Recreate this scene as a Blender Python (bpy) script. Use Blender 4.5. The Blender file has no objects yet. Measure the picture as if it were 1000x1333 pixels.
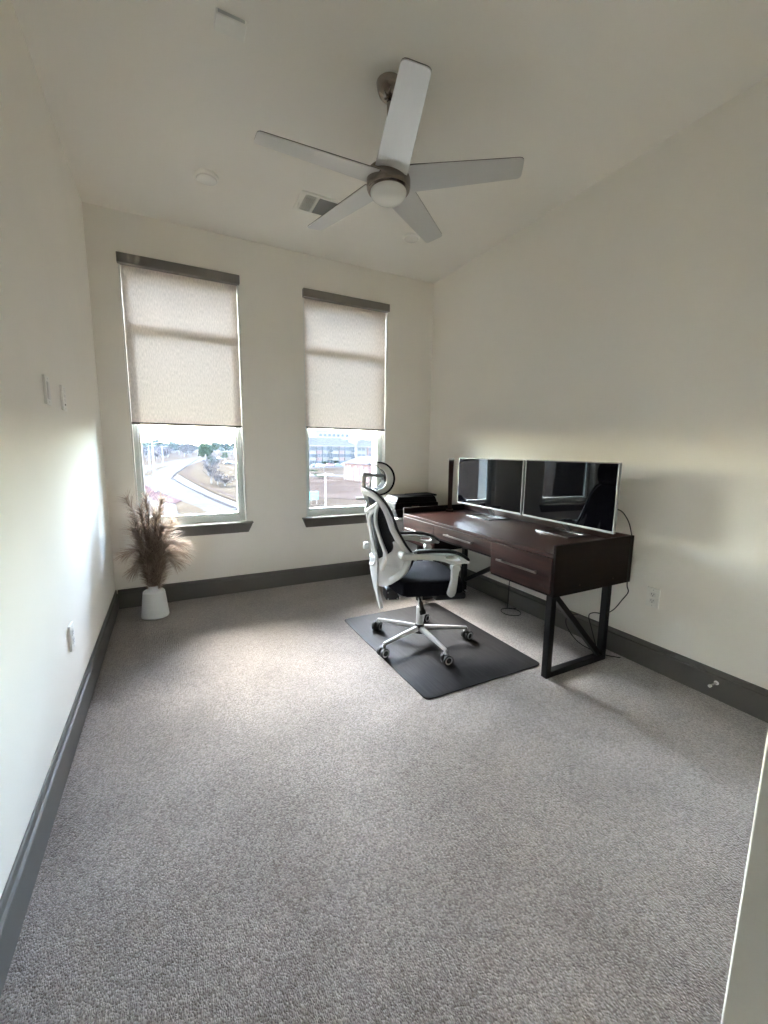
import bpy, bmesh, math, random
from mathutils import Vector, Matrix

random.seed(7)
R = math.radians
SC = bpy.context.scene
COL = SC.collection

# ------------------------------------------------------------------ camera
CAM = Vector((0.0, 0.0, 1.308))
CX, CY = 500.0, 666.5                       # photograph 1000 x 1333
VPY, VPX = (219.0, 584.0), (1551.0, 599.0)  # vanishing points of the room's two horizontal axes
_v = (VPY[0] - CX, VPY[1] - CY); _u = (VPX[0] - CX, VPX[1] - CY)
FPX = math.sqrt(-(_v[0] * _u[0] + _v[1] * _u[1]))
Yc = Vector((_v[0], _v[1], FPX)).normalized()
Xc = Vector((_u[0], _u[1], FPX)); Xc = (Xc - Xc.dot(Yc) * Yc).normalized()
Zc = Xc.cross(Yc)
right = Vector((Xc[0], Yc[0], Zc[0])); down = Vector((Xc[1], Yc[1], Zc[1])); fwd = Vector((Xc[2], Yc[2], Zc[2]))
cam_d = bpy.data.cameras.new('camera')
cam = bpy.data.objects.new('camera', cam_d); COL.objects.link(cam)
m = Matrix((right, -down, -fwd)).transposed().to_4x4(); m.translation = CAM
cam.matrix_world = m
cam_d.sensor_fit = 'HORIZONTAL'; cam_d.sensor_width = 36.0
cam_d.lens = 36.0 * FPX / 1000.0
cam_d.clip_start = 0.02; cam_d.clip_end = 20000
SC.camera = cam

def ray(px, py):
    return right * (px - CX) + down * (py - CY) + fwd * FPX
def onz(px, py, z):
    d = ray(px, py); return CAM + d * ((z - CAM.z) / d.z)
def ony(px, py, y):
    d = ray(px, py); return CAM + d * (y / d.y)

# ------------------------------------------------------------------ world, sun, exposure
SUN_EL, SUN_AZ = 46.0, -14.0          # hazy sun beyond the windows, azimuth from +Y towards +X
w = bpy.data.worlds.new('World'); SC.world = w; w.use_nodes = True
nt = w.node_tree
sky = nt.nodes.new('ShaderNodeTexSky'); sky.sky_type = 'NISHITA'; sky.sun_disc = False
sky.sun_elevation = R(SUN_EL); sky.sun_rotation = R(SUN_AZ)
sky.air_density = 1.0; sky.dust_density = 1.7; sky.ozone_density = 1.0
nt.nodes['Background'].inputs['Strength'].default_value = 0.15
nt.links.new(sky.outputs['Color'], nt.nodes['Background'].inputs['Color'])
sun_d = bpy.data.lights.new('sun', 'SUN'); sun_d.energy = 0.5; sun_d.angle = R(40); sun_d.color = (1.0, 0.97, 0.93)
sun = bpy.data.objects.new('sun', sun_d); COL.objects.link(sun)
sun.rotation_euler = Vector((math.sin(R(SUN_AZ))*math.cos(R(SUN_EL)), math.cos(R(SUN_AZ))*math.cos(R(SUN_EL)), math.sin(R(SUN_EL)))).to_track_quat('Z', 'Y').to_euler()
sun.location = (0, -40, 40)
SC.view_settings.view_transform = 'Standard'; SC.view_settings.look = 'None'
SC.view_settings.gamma = 1.0; SC.view_settings.use_curve_mapping = False
SC.view_settings.exposure = 6.42
SC.render.engine = 'CYCLES'
cy = SC.cycles
cy.max_bounces = 14; cy.diffuse_bounces = 10; cy.glossy_bounces = 4; cy.transmission_bounces = 8
cy.transparent_max_bounces = 16; cy.volume_bounces = 0
cy.caustics_reflective = False; cy.caustics_refractive = False
cy.sample_clamp_indirect = 6.0
cy.use_denoising = True

# ------------------------------------------------------------------ materials
MATS = {}
def nodes_of(name):
    mt = bpy.data.materials.new(name); mt.use_nodes = True
    return mt, mt.node_tree, mt.node_tree.nodes['Principled BSDF']
def mat(name, col, rough=0.5, metal=0.0, var=0.0, vscale=8.0, bump=0.0, bscale=60.0, spec=0.5, stretch=None, coat=0.0, sheen=0.0, aniso=0.0):
    mt, t, p = nodes_of(name); L = t.links
    p.inputs['Base Color'].default_value = (*col, 1); p.inputs['Roughness'].default_value = rough
    p.inputs['Metallic'].default_value = metal; p.inputs['Specular IOR Level'].default_value = spec
    p.inputs['Coat Weight'].default_value = coat; p.inputs['Sheen Weight'].default_value = sheen
    p.inputs['Anisotropic'].default_value = aniso
    if var or bump:
        tc = t.nodes.new('ShaderNodeTexCoord'); vec = tc.outputs['Object']
        if stretch:
            mp = t.nodes.new('ShaderNodeMapping'); mp.inputs['Scale'].default_value = stretch
            L.new(vec, mp.inputs['Vector']); vec = mp.outputs['Vector']
    if var:
        n = t.nodes.new('ShaderNodeTexNoise'); n.inputs['Scale'].default_value = vscale; n.inputs['Detail'].default_value = 5
        L.new(vec, n.inputs['Vector'])
        r = t.nodes.new('ShaderNodeValToRGB')
        r.color_ramp.elements[0].position = .3; r.color_ramp.elements[1].position = .7
        r.color_ramp.elements[0].color = (*[c * (1 - var) for c in col], 1)
        r.color_ramp.elements[1].color = (*[min(1, c * (1 + var)) for c in col], 1)
        L.new(n.outputs['Fac'], r.inputs['Fac']); L.new(r.outputs['Color'], p.inputs['Base Color'])
    if bump:
        n2 = t.nodes.new('ShaderNodeTexNoise'); n2.inputs['Scale'].default_value = bscale; n2.inputs['Detail'].default_value = 3
        L.new(vec, n2.inputs['Vector'])
        b = t.nodes.new('ShaderNodeBump'); b.inputs['Strength'].default_value = bump; b.inputs['Distance'].default_value = .002
        L.new(n2.outputs['Fac'], b.inputs['Height']); L.new(b.outputs['Normal'], p.inputs['Normal'])
    MATS[name] = mt
    return mt

WALLC = (.88, .848, .785)
mat('wall_paint', WALLC, .85, var=.02, vscale=1.5, bump=.25, bscale=140, spec=.3)
mat('ceiling_paint', (.89, .865, .81), .9, var=.015, vscale=1.2, bump=.2, bscale=160, spec=.2)
mat('grey_trim', (.150, .140, .129), .58, var=.05, vscale=6, bump=.1, bscale=40, spec=.35)
mat('valance_grey', (.21, .195, .18), .5, var=.03, vscale=8)
mat('white_plastic', (.78, .77, .74), .35, var=.02, vscale=20)
mat('ivory_plastic', (.86, .85, .80), .35, var=.02, vscale=20)
mat('dark_slot', (.02, .02, .02), .6, var=.1, vscale=30)
mat('vinyl_frame', (.72, .78, .76), .3, var=.02, vscale=8)
mat('nickel', (.33, .285, .25), .18, metal=1.0, var=.05, vscale=40, aniso=.4)
mat('blade_silver', (.64, .635, .62), .36, metal=.3, var=.012, vscale=6, stretch=(1, 12, 1))
mat('blade_edge', (.10, .085, .07), .5, var=.1, vscale=20)
mat('opal', (.80, .79, .75), .25, var=.01, vscale=10)
mat('grille_dark', (.03, .03, .03), .8, var=.1, vscale=20)
mat('wood', (.036, .0105, .007), .36, spec=.38, var=.45, vscale=9, stretch=(5, .7, 5), bump=.06, bscale=30, coat=.05)
mat('wood_end', (.010, .0036, .0028), .5, var=.4, vscale=9, stretch=(.8, 5, 5), bump=.06, bscale=30, spec=.22)
mat('wood_lamp', (.045, .017, .012), .35, var=.25, vscale=10, stretch=(3, 3, .6))
mat('handle_steel', (.26, .23, .21), .3, metal=.9, var=.05, vscale=30)
mat('black_steel', (.012, .012, .013), .42, metal=.3, var=.15, vscale=20, bump=.05, bscale=200)
mat('printer_black', (.011, .011, .013), .55, var=.15, vscale=30, spec=.08)
mat('black_plastic', (.014, .014, .016), .38, var=.15, vscale=30)
mat('screen_glass', (.0025, .0025, .004), .03, var=.1, vscale=4, spec=.8)
mat('bezel_silver', (.25, .25, .255), .42, metal=.7, var=.04, vscale=20)
mat('chrome_base', (.22, .22, .22), .32, metal=1.0, var=.03, vscale=20)
mat('chair_white', (.52, .518, .512), .42, var=.02, vscale=12)
mat('chair_fabric', (.006, .006, .011), .8, var=.3, vscale=90, bump=.4, bscale=500, sheen=.0, spec=.12)
mat('chair_pad', (.012, .012, .014), .55, var=.2, vscale=40, bump=.1, bscale=200)
mat('chair_pole', (.62, .62, .615), .35, metal=.4, var=.02, vscale=12)
mat('ceramic', (.74, .75, .74), .42, var=.03, vscale=10, bump=.15, bscale=30)
mat('paper', (.80, .80, .78), .7, var=.02, vscale=20)
mat('cabinet_white', (.72, .715, .70), .4, var=.02, vscale=6)
mat('rubber_cord', (.012, .012, .012), .5, var=.1, vscale=30)
mat('chrome', (.7, .7, .68), .25, metal=1.0, var=.03, vscale=30)
mat('louvre_grey', (.24, .24, .235), .5, var=.04, vscale=30)
mat('ring_grey', (.52, .52, .52), .4, var=.03, vscale=30)

# carpet: short cut-loop tufts in rows
mt, t, p = nodes_of('carpet'); MATS['carpet'] = mt; L = t.links
tc = t.nodes.new('ShaderNodeTexCoord')
mp = t.nodes.new('ShaderNodeMapping'); mp.inputs['Scale'].default_value = (1.25, .8, 1); L.new(tc.outputs['Object'], mp.inputs['Vector'])
vo = t.nodes.new('ShaderNodeTexVoronoi'); vo.inputs['Scale'].default_value = 195; vo.inputs['Randomness'].default_value = .9
wn = t.nodes.new('ShaderNodeTexNoise'); wn.inputs['Scale'].default_value = 45; wn.inputs['Detail'].default_value = 3
L.new(mp.outputs['Vector'], wn.inputs['Vector'])
va = t.nodes.new('ShaderNodeVectorMath'); va.operation = 'MULTIPLY_ADD'; va.inputs[1].default_value = (.007, .007, .007)
L.new(wn.outputs['Color'], va.inputs[0]); L.new(mp.outputs['Vector'], va.inputs[2]); L.new(va.outputs['Vector'], vo.inputs['Vector'])
sep = t.nodes.new('ShaderNodeSeparateColor'); L.new(vo.outputs['Color'], sep.inputs['Color'])
r1 = t.nodes.new('ShaderNodeValToRGB'); L.new(sep.outputs['Red'], r1.inputs['Fac'])
r1.color_ramp.elements[0].color = (.195, .167, .150, 1); r1.color_ramp.elements[1].color = (.47, .412, .380, 1)
e = r1.color_ramp.elements.new(.5); e.color = (.322, .280, .257, 1)
n3 = t.nodes.new('ShaderNodeTexNoise'); n3.inputs['Scale'].default_value = 2.8; n3.inputs['Detail'].default_value = 5; L.new(tc.outputs['Object'], n3.inputs['Vector'])
r3 = t.nodes.new('ShaderNodeValToRGB'); L.new(n3.outputs['Fac'], r3.inputs['Fac'])
r3.color_ramp.elements[0].position = .3; r3.color_ramp.elements[1].position = .7
r3.color_ramp.elements[0].color = (.76, .75, .745, 1); r3.color_ramp.elements[1].color = (1.06, 1.06, 1.06, 1)
mx = t.nodes.new('ShaderNodeMix'); mx.data_type = 'RGBA'; mx.blend_type = 'MULTIPLY'; mx.inputs['Factor'].default_value = 1
L.new(r1.outputs['Color'], mx.inputs['A']); L.new(r3.outputs['Color'], mx.inputs['B']); L.new(mx.outputs['Result'], p.inputs['Base Color'])
wv = t.nodes.new('ShaderNodeTexWave'); wv.inputs['Scale'].default_value = 28; wv.inputs['Distortion'].default_value = 3.0; wv.inputs['Detail'].default_value = 3; wv.inputs['Detail Scale'].default_value = 6
L.new(tc.outputs['Object'], wv.inputs['Vector'])
hm = t.nodes.new('ShaderNodeMath'); hm.operation = 'MULTIPLY_ADD'; hm.inputs[1].default_value = -1.6
L.new(vo.outputs['Distance'], hm.inputs[0]); 
hw = t.nodes.new('ShaderNodeMath'); hw.operation = 'MULTIPLY'; hw.inputs[1].default_value = .25; L.new(wv.outputs['Fac'], hw.inputs[0]); L.new(hw.outputs['Value'], hm.inputs[2])
bp = t.nodes.new('ShaderNodeBump'); bp.inputs['Strength'].default_value = .7; bp.inputs['Distance'].default_value = .005
L.new(hm.outputs['Value'], bp.inputs['Height']); L.new(bp.outputs['Normal'], p.inputs['Normal'])
p.inputs['Roughness'].default_value = .95; p.inputs['Specular IOR Level'].default_value = .15
p.inputs['Sheen Weight'].default_value = .7; p.inputs['Sheen Roughness'].default_value = .35

# chair mat: fine dark linear grain
mt, t, p = nodes_of('mat_vinyl'); MATS['mat_vinyl'] = mt; L = t.links
tc = t.nodes.new('ShaderNodeTexCoord'); mp = t.nodes.new('ShaderNodeMapping'); mp.inputs['Scale'].default_value = (140, 5, 1)
L.new(tc.outputs['Object'], mp.inputs['Vector'])
n = t.nodes.new('ShaderNodeTexNoise'); n.inputs['Scale'].default_value = 1; n.inputs['Detail'].default_value = 6; L.new(mp.outputs['Vector'], n.inputs['Vector'])
r = t.nodes.new('ShaderNodeValToRGB'); L.new(n.outputs['Fac'], r.inputs['Fac'])
r.color_ramp.elements[0].position = .3; r.color_ramp.elements[1].position = .72
r.color_ramp.elements[0].color = (.010, .009, .010, 1); r.color_ramp.elements[1].color = (.028, .0255, .027, 1)
L.new(r.outputs['Color'], p.inputs['Base Color']); p.inputs['Roughness'].default_value = .62; p.inputs['Specular IOR Level'].default_value = .28
b = t.nodes.new('ShaderNodeBump'); b.inputs['Strength'].default_value = .25; b.inputs['Distance'].default_value = .001
L.new(n.outputs['Fac'], b.inputs['Height']); L.new(b.outputs['Normal'], p.inputs['Normal'])

# roller blind cloth: woven, lets daylight through
mt, t, p = nodes_of('blind_cloth'); MATS['blind_cloth'] = mt; L = t.links
t.nodes.remove(p)
out = t.nodes['Material Output']
tc = t.nodes.new('ShaderNodeTexCoord'); mp = t.nodes.new('ShaderNodeMapping'); mp.inputs['Scale'].default_value = (150, 1, 34); L.new(tc.outputs['Object'], mp.inputs['Vector'])
n = t.nodes.new('ShaderNodeTexNoise'); n.inputs['Scale'].default_value = 1; n.inputs['Detail'].default_value = 4; L.new(mp.outputs['Vector'], n.inputs['Vector'])
r = t.nodes.new('ShaderNodeValToRGB'); L.new(n.outputs['Fac'], r.inputs['Fac'])
r.color_ramp.elements[0].position = .3; r.color_ramp.elements[1].position = .7
r.color_ramp.elements[0].color = (.66, .585, .535, 1); r.color_ramp.elements[1].color = (.87, .785, .725, 1)
df = t.nodes.new('ShaderNodeBsdfDiffuse'); tl = t.nodes.new('ShaderNodeBsdfTranslucent'); tr = t.nodes.new('ShaderNodeBsdfTransparent')
L.new(r.outputs['Color'], df.inputs['Color']); L.new(r.outputs['Color'], tl.inputs['Color']); L.new(r.outputs['Color'], tr.inputs['Color'])
m1 = t.nodes.new('ShaderNodeMixShader'); m1.inputs[0].default_value = .0275; L.new(df.outputs[0], m1.inputs[1]); L.new(tl.outputs[0], m1.inputs[2])
m2 = t.nodes.new('ShaderNodeMixShader'); m2.inputs[0].default_value = .0026; L.new(m1.outputs[0], m2.inputs[1]); L.new(tr.outputs[0], m2.inputs[2])
L.new(m2.outputs[0], out.inputs['Surface'])

# window glass (thin): see-through with a fresnel reflection
mt, t, p = nodes_of('window_glass'); MATS['window_glass'] = mt; L = t.links; t.nodes.remove(p)
tr = t.nodes.new('ShaderNodeBsdfTransparent'); tr.inputs['Color'].default_value = (.90, .93, .92, 1)
gl = t.nodes.new('ShaderNodeBsdfGlossy'); gl.inputs['Roughness'].default_value = .02
fr = t.nodes.new('ShaderNodeFresnel'); fr.inputs['IOR'].default_value = 1.45
mxs = t.nodes.new('ShaderNodeMixShader'); L.new(fr.outputs[0], mxs.inputs[0]); L.new(tr.outputs[0], mxs.inputs[1]); L.new(gl.outputs[0], mxs.inputs[2])
L.new(mxs.outputs[0], t.nodes['Material Output'].inputs['Surface'])

# chair mesh: open black weave
mt, t, p = nodes_of('chair_mesh'); MATS['chair_mesh'] = mt; L = t.links
p.inputs['Base Color'].default_value = (.018, .018, .026, 1); p.inputs['Roughness'].default_value = .8
tc = t.nodes.new('ShaderNodeTexCoord'); n = t.nodes.new('ShaderNodeTexNoise'); n.inputs['Scale'].default_value = 350; L.new(tc.outputs['Object'], n.inputs['Vector'])
r = t.nodes.new('ShaderNodeValToRGB'); L.new(n.outputs['Fac'], r.inputs['Fac'])
r.color_ramp.elements[0].position = .3; r.color_ramp.elements[1].position = .7
r.color_ramp.elements[0].color = (.05, .05, .05, 1); r.color_ramp.elements[1].color = (.30, .30, .30, 1)
tr = t.nodes.new('ShaderNodeBsdfTransparent'); ms = t.nodes.new('ShaderNodeMixShader')
L.new(r.outputs['Color'], ms.inputs[0]); L.new(p.outputs[0], ms.inputs[1]); L.new(tr.outputs[0], ms.inputs[2])
L.new(ms.outputs[0], t.nodes['Material Output'].inputs['Surface'])

# pampas: colour per strand
mt, t, p = nodes_of('pampas'); MATS['pampas'] = mt; L = t.links
at = t.nodes.new('ShaderNodeAttribute'); at.attribute_name = 'strand'
r = t.nodes.new('ShaderNodeValToRGB'); L.new(at.outputs['Fac'], r.inputs['Fac'])
r.color_ramp.elements[0].color = (.21, .150, .122, 1); r.color_ramp.elements[1].color = (.62, .53, .44, 1)
e = r.color_ramp.elements.new(.55); e.color = (.43, .34, .28, 1)
L.new(r.outputs['Color'], p.inputs['Base Color']); p.inputs['Roughness'].default_value = .8; p.inputs['Specular IOR Level'].default_value = .2
tl = t.nodes.new('ShaderNodeBsdfTranslucent'); L.new(r.outputs['Color'], tl.inputs['Color'])
ms = t.nodes.new('ShaderNodeMixShader'); ms.inputs[0].default_value = .25
L.new(p.outputs[0], ms.inputs[1]); L.new(tl.outputs[0], ms.inputs[2]); L.new(ms.outputs[0], t.nodes['Material Output'].inputs['Surface'])

# outdoors
mat('dry_grass', (0.01863, 0.01469, 0.01146), .95, var=.25, vscale=.06, spec=0.0)
mat('lawn_tan', (0.02199, 0.01728, 0.01256), .95, var=.2, vscale=.15, spec=0.0)
mat('bare_soil', (0.01907, 0.0145, 0.01221), .95, var=.2, vscale=.12, spec=0.0)
mat('concrete_road', (0.02742, 0.02668, 0.02644), .9, var=.08, vscale=.25, spec=0.0)
mat('asphalt', (0.0245, 0.0245, 0.02548), .9, var=.1, vscale=.3, spec=0.0)
mat('concrete_walk', (0.03263, 0.03158, 0.03105), .9, var=.06, vscale=.5, spec=0.0)
mat('red_paver', (0.02261, 0.01438, 0.01438), .9, var=.12, vscale=.8, spec=0.0)
mat('kerb', (0.018, 0.0162, 0.0162), .9, var=.06, vscale=.5, spec=0.0)
mat('foliage_dark', (0.0272, 0.034, 0.0204), .9, var=.35, vscale=.5, spec=0.0)
mat('foliage_bare', (0.0544, 0.04352, 0.04224), .95, var=.3, vscale=.5, spec=0.0)
mat('bark', (.12, .095, .08), .95, var=.2, vscale=2, spec=0.0)
mat('stucco_white', (.118, .093, .075), .9, var=.04, vscale=.4, spec=0.0)
mat('stucco_outer', (.34, .33, .31), .9, var=.04, vscale=3)
mat('stucco_grey', (.082, .064, .055), .9, var=.05, vscale=.4, spec=0.0)
mat('brick_pink', (.098, .056, .046), .9, var=.1, vscale=1.2, spec=0.0)
mat('shingle', (.028, .0265, .0275), .9, var=.12, vscale=.8, spec=0.0)
mat('far_glass', (.026, .026, .029), .4, var=.2, vscale=.4, spec=.08)
mat('car_white', (0.35, 0.35, 0.35), .3, var=.02, vscale=2, coat=.5)
mat('car_dark', (.04, .045, .05), .3, var=.05, vscale=2, coat=.5)
mat('car_red', (.28, .04, .03), .3, var=.05, vscale=2, coat=.5)
mat('tyre', (.02, .02, .02), .8, var=.1, vscale=4)
mat('galvanised', (.33, .33, .33), .5, metal=.5, var=.05, vscale=3)
mat('pole_wood', (.20, .15, .11), .9, var=.15, vscale=2)
mat('sign_teal', (0.06, 0.192, 0.192), .6, var=.05, vscale=2)

# ------------------------------------------------------------------ mesh builder
class MB:
    def __init__(s): s.v = []; s.f = []
    def add(s, vs, fs):
        o = len(s.v); s.v += [Vector(q) for q in vs]; s.f += [tuple(i + o for i in f) for f in fs]; return s
    def box(s, a, b):
        x0, y0, z0 = a; x1, y1, z1 = b
        return s.add([(x0,y0,z0),(x1,y0,z0),(x1,y1,z0),(x0,y1,z0),(x0,y0,z1),(x1,y0,z1),(x1,y1,z1),(x0,y1,z1)],
                     [(0,3,2,1),(4,5,6,7),(0,1,5,4),(1,2,6,5),(2,3,7,6),(3,0,4,7)])
    def hexa(s, q):   # 8 points, bottom ring then top ring
        return s.add(q, [(0,3,2,1),(4,5,6,7),(0,1,5,4),(1,2,6,5),(2,3,7,6),(3,0,4,7)])
    def bar(s, p, q, w, h, up=(0, 0, 1)):
        p = Vector(p); q = Vector(q); d = (q - p).normalized(); u = Vector(up)
        sx = d.cross(u).normalized(); u = sx.cross(d).normalized()
        c = [sx * a * w / 2 + u * b_ * h / 2 for a, b_ in ((-1,-1),(1,-1),(1,1),(-1,1))]
        return s.hexa([p + k for k in c] + [q + k for k in c])
    def tube(s, pts, rad, n=10, cap=True, flat=1.0, up=(0, 0, 1)):
        pts = [Vector(q) for q in pts]; N = len(pts)
        rad = rad if isinstance(rad, (list, tuple)) else [rad] * N
        vs = []; prev = None
        for i, c in enumerate(pts):
            d = (pts[min(i + 1, N - 1)] - pts[max(i - 1, 0)]).normalized()
            if prev is None:
                u = Vector(up)
                if abs(u.dot(d)) > .95: u = Vector((1, 0, 0)) if abs(d.x) < .9 else Vector((0, 1, 0))
            else: u = prev
            sx = d.cross(u).normalized(); u = sx.cross(d).normalized(); prev = u
            for k in range(n):
                a = 2 * math.pi * k / n
                vs.append(c + (sx * math.cos(a) + u * math.sin(a) * flat) * rad[i])
        fs = [(i*n+k, i*n+(k+1) % n, (i+1)*n+(k+1) % n, (i+1)*n+k) for i in range(N-1) for k in range(n)]
        if cap: fs += [tuple(range(n-1, -1, -1)), tuple((N-1)*n+k for k in range(n))]
        return s.add(vs, fs)
    def lathe(s, prof, n=32, c=(0, 0, 0), axis='Z'):
        vs = []; c = Vector(c)
        for r_, z in prof:
            for k in range(n):
                a = 2 * math.pi * k / n
                q = (r_*math.cos(a), r_*math.sin(a), z)
                if axis == 'X': q = (q[2], q[0], q[1])
                if axis == 'Y': q = (q[0], q[2], q[1])
                vs.append(c + Vector(q))
        N = len(prof)
        fs = [(i*n+k, i*n+(k+1) % n, (i+1)*n+(k+1) % n, (i+1)*n+k) for i in range(N-1) for k in range(n)]
        fs += [tuple(range(n-1, -1, -1)), tuple((N-1)*n+k for k in range(n))]
        return s.add(vs, fs)
    def prism(s, outer, depth, holes=(), plane='XZ', off=0.0):
        # outline in a plane, extruded from off to off+depth along the third axis
        bm = bmesh.new(); edges = []
        for loop in (outer, *holes):
            vs = [bm.verts.new((a, b_, 0)) for a, b_ in loop]
            edges += [bm.edges.new((vs[i], vs[(i+1) % len(vs)])) for i in range(len(vs))]
        bmesh.ops.triangle_fill(bm, edges=edges, use_beauty=True, use_dissolve=False)
        bm.verts.index_update()
        pts = [tuple(q.co[:2]) for q in bm.verts]; tris = [tuple(q.index for q in f.verts) for f in bm.faces]; bm.free()
        def to3(a, b_, h):
            return {'XZ': (a, h, b_), 'XY': (a, b_, h), 'YZ': (h, a, b_)}[plane]
        n = len(pts)
        vs = [to3(a, b_, off) for a, b_ in pts] + [to3(a, b_, off + depth) for a, b_ in pts]
        fs = list(tris) + [tuple(i + n for i in reversed(q)) for q in tris]
        o = 0
        for loop in (outer, *holes):
            k = len(loop); fs += [(o+i, o+(i+1) % k, n+o+(i+1) % k, n+o+i) for i in range(k)]; o += k
        return s.add(vs, fs)
    def build(s, name, m_, parent=None, bevel=0.0, seg=2, smooth=True, loc=None, angle=38):
        me = bpy.data.meshes.new(name); me.from_pydata([tuple(q) for q in s.v], [], s.f)
        bm = bmesh.new(); bm.from_mesh(me); bmesh.ops.recalc_face_normals(bm, faces=bm.faces); bm.to_mesh(me); bm.free()
        me.materials.append(MATS[m_])
        if smooth and len(me.polygons):
            me.polygons.foreach_set('use_smooth', [True] * len(me.polygons)); me.set_sharp_from_angle(angle=R(angle))
        o = bpy.data.objects.new(name, me); COL.objects.link(o)
        if parent: o.parent = parent
        if loc: o.location = loc
        if bevel:
            b_ = o.modifiers.new('bevel', 'BEVEL'); b_.width = bevel; b_.segments = seg; b_.limit_method = 'ANGLE'; b_.angle_limit = R(40)
            b_.harden_normals = True
        return o

def tag(o, label, cat, group=None):
    o['label'] = label; o['category'] = cat
    if group: o['group'] = group
    return o
def thing(name, label, cat, loc=(0, 0, 0), rz=0.0, group=None):
    o = bpy.data.objects.new(name, None); COL.objects.link(o); o.empty_display_size = .1
    o.location = loc; o.rotation_euler = (0, 0, rz)
    return tag(o, label, cat, group)
def struct(o):
    o['kind'] = 'structure'; return o
def box(name, a, b, m_, parent=None, bevel=0.0):
    return MB().box(a, b).build(name, m_, parent, bevel)
def catmull(pts, n=8):
    pts = [Vector(q) for q in pts]; P = [pts[0]] + pts + [pts[-1]]; out_ = []
    for i in range(1, len(P) - 2):
        for k in range(n):
            t_ = k / n; a, b_, c, d = P[i-1], P[i], P[i+1], P[i+2]
            out_.append(.5 * ((2*b_) + (c-a)*t_ + (2*a-5*b_+4*c-d)*t_**2 + (3*b_-a-3*c+d)*t_**3))
    out_.append(pts[-1]); return out_
def lerp_tab(tab, x):
    if x <= tab[0][0]: return tab[0][1]
    for (x0, y0), (x1, y1) in zip(tab, tab[1:]):
        if x <= x1:
            u = (x - x0) / (x1 - x0); return y0 + (y1 - y0) * u
    return tab[-1][1]
def round_rect(x0, y0, x1, y1, r_, n=5):
    o = []
    for cx_, cy_, a0 in ((x1-r_, y0+r_, -90), (x1-r_, y1-r_, 0), (x0+r_, y1-r_, 90), (x0+r_, y0+r_, 180)):
        for k in range(n+1):
            a = R(a0 + 90*k/n); o.append((cx_+r_*math.cos(a), cy_+r_*math.sin(a)))
    return o

# ------------------------------------------------------------------ room
XL, XR, YB, H = -.449, 2.570, 3.885, 3.048
YF = .219            # room face of the entrance wall
T = .20
WINS = [(-.258, .606), (1.160, 2.030)]
Z0, Z1 = .655, 2.705
struct(box('floor', (XL-.02, -2.6, -.12), (XR+.02, YB+.02, 0), 'carpet'))
struct(box('ceiling', (XL-.02, -2.6, H), (XR+.02, YB+.02, H+.15), 'ceiling_paint'))
wl = struct(box('wall_left', (XL-T, -2.6, -.12), (XL, YB+T, H+.15), 'wall_paint'))
wr = struct(box('wall_right', (XR, -2.6, -.12), (XR+T, YB+T, H+.15), 'wall_paint'))
# window wall with two openings
wb = MB()
xs = [XL, WINS[0][0], WINS[0][1], WINS[1][0], WINS[1][1], XR]
for i in range(5):
    if i in (1, 3):
        wb.box((xs[i], YB, -.12), (xs[i+1], YB+T, Z0)); wb.box((xs[i], YB, Z1), (xs[i+1], YB+T, H+.15))
    else: wb.box((xs[i], YB, -.12), (xs[i+1], YB+T, H+.15))
wb = struct(wb.build('wall_window', 'wall_paint', smooth=False))
ol = MB(); y0, y1 = YB+T+.0005, YB+T+.15
for i in range(5):
    xa, xb = xs[i] - (.4 if i == 0 else 0), xs[i+1] + (.4 if i == 4 else 0)
    if i in (1, 3):
        ol.box((xa, y0, -.5), (xb, y1, Z0-.055)); ol.box((xa, y0, Z1), (xb, y1, H+.5))
    else: ol.box((xa, y0, -.5), (xb, y1, H+.5))
struct(ol.build('outer_wall', 'stucco_outer', smooth=False))
# entrance wall with the doorway the picture is taken from, and a dim hall behind
DX = .80
we = MB().box((DX, YF-.15, 0), (XR, YF, H)).box((XL, YF-.15, 0), (XL+.03, YF, H)).box((XL+.03, YF-.15, 2.45), (DX, YF, H))
we = struct(we.build('wall_entrance', 'wall_paint', bevel=.004))
dr = thing('door', 'cream painted door leaf standing open in the entrance', 'door', (.722, .2195, 0), R(-71.2))
box('leaf', (0, 0, .012), (.80, .036, 2.42), 'wall_paint', dr, .002)
for z in (.25, 1.2, 2.2): MB().lathe([(.006, z-.04), (.006, z+.04)], 10, (-.004, .040, 0)).build('hinge', 'nickel', dr)
MB().tube([(.74, .0, 1.0), (.74, -.05, 1.0), (.62, -.05, 1.0)], .009, 10).build('handle', 'nickel', dr)
struct(box('wall_hall', (XL, -2.6, 0), (XR, -2.45, H), 'wall_paint'))

# baseboards: a tall flat board with a stepped cap
def baseboard(name, p, q, n, parent):
    p = Vector((*p, 0)); q = Vector((*q, 0)); n = Vector((*n, 0))
    prof = [(0, 0), (.016, 0), (.016, .122), (.013, .127), (.008, .130), (.0075, .155), (.004, .160), (0, .160)]
    mb = MB(); k = len(prof)
    vs = [p + n*a + Vector((0,0,h)) for a, h in prof] + [q + n*a + Vector((0,0,h)) for a, h in prof]
    mb.add(vs, [(i, (i+1) % k, k+(i+1) % k, k+i) for i in range(k)] + [tuple(range(k)), tuple(range(2*k-1, k-1, -1))])
    return mb.build(name, 'grey_trim', parent, angle=25)
baseboard('baseboard', (XL, YF), (XL, YB), (1, 0), wl)
baseboard('baseboard', (XR, YF), (XR, YB), (-1, 0), wr)
baseboard('baseboard', (XL+.0165, YB), (XR-.0165, YB), (0, -1), wb)
baseboard('baseboard', (DX, YF), (XR-.0165, YF), (0, 1), we)

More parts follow.
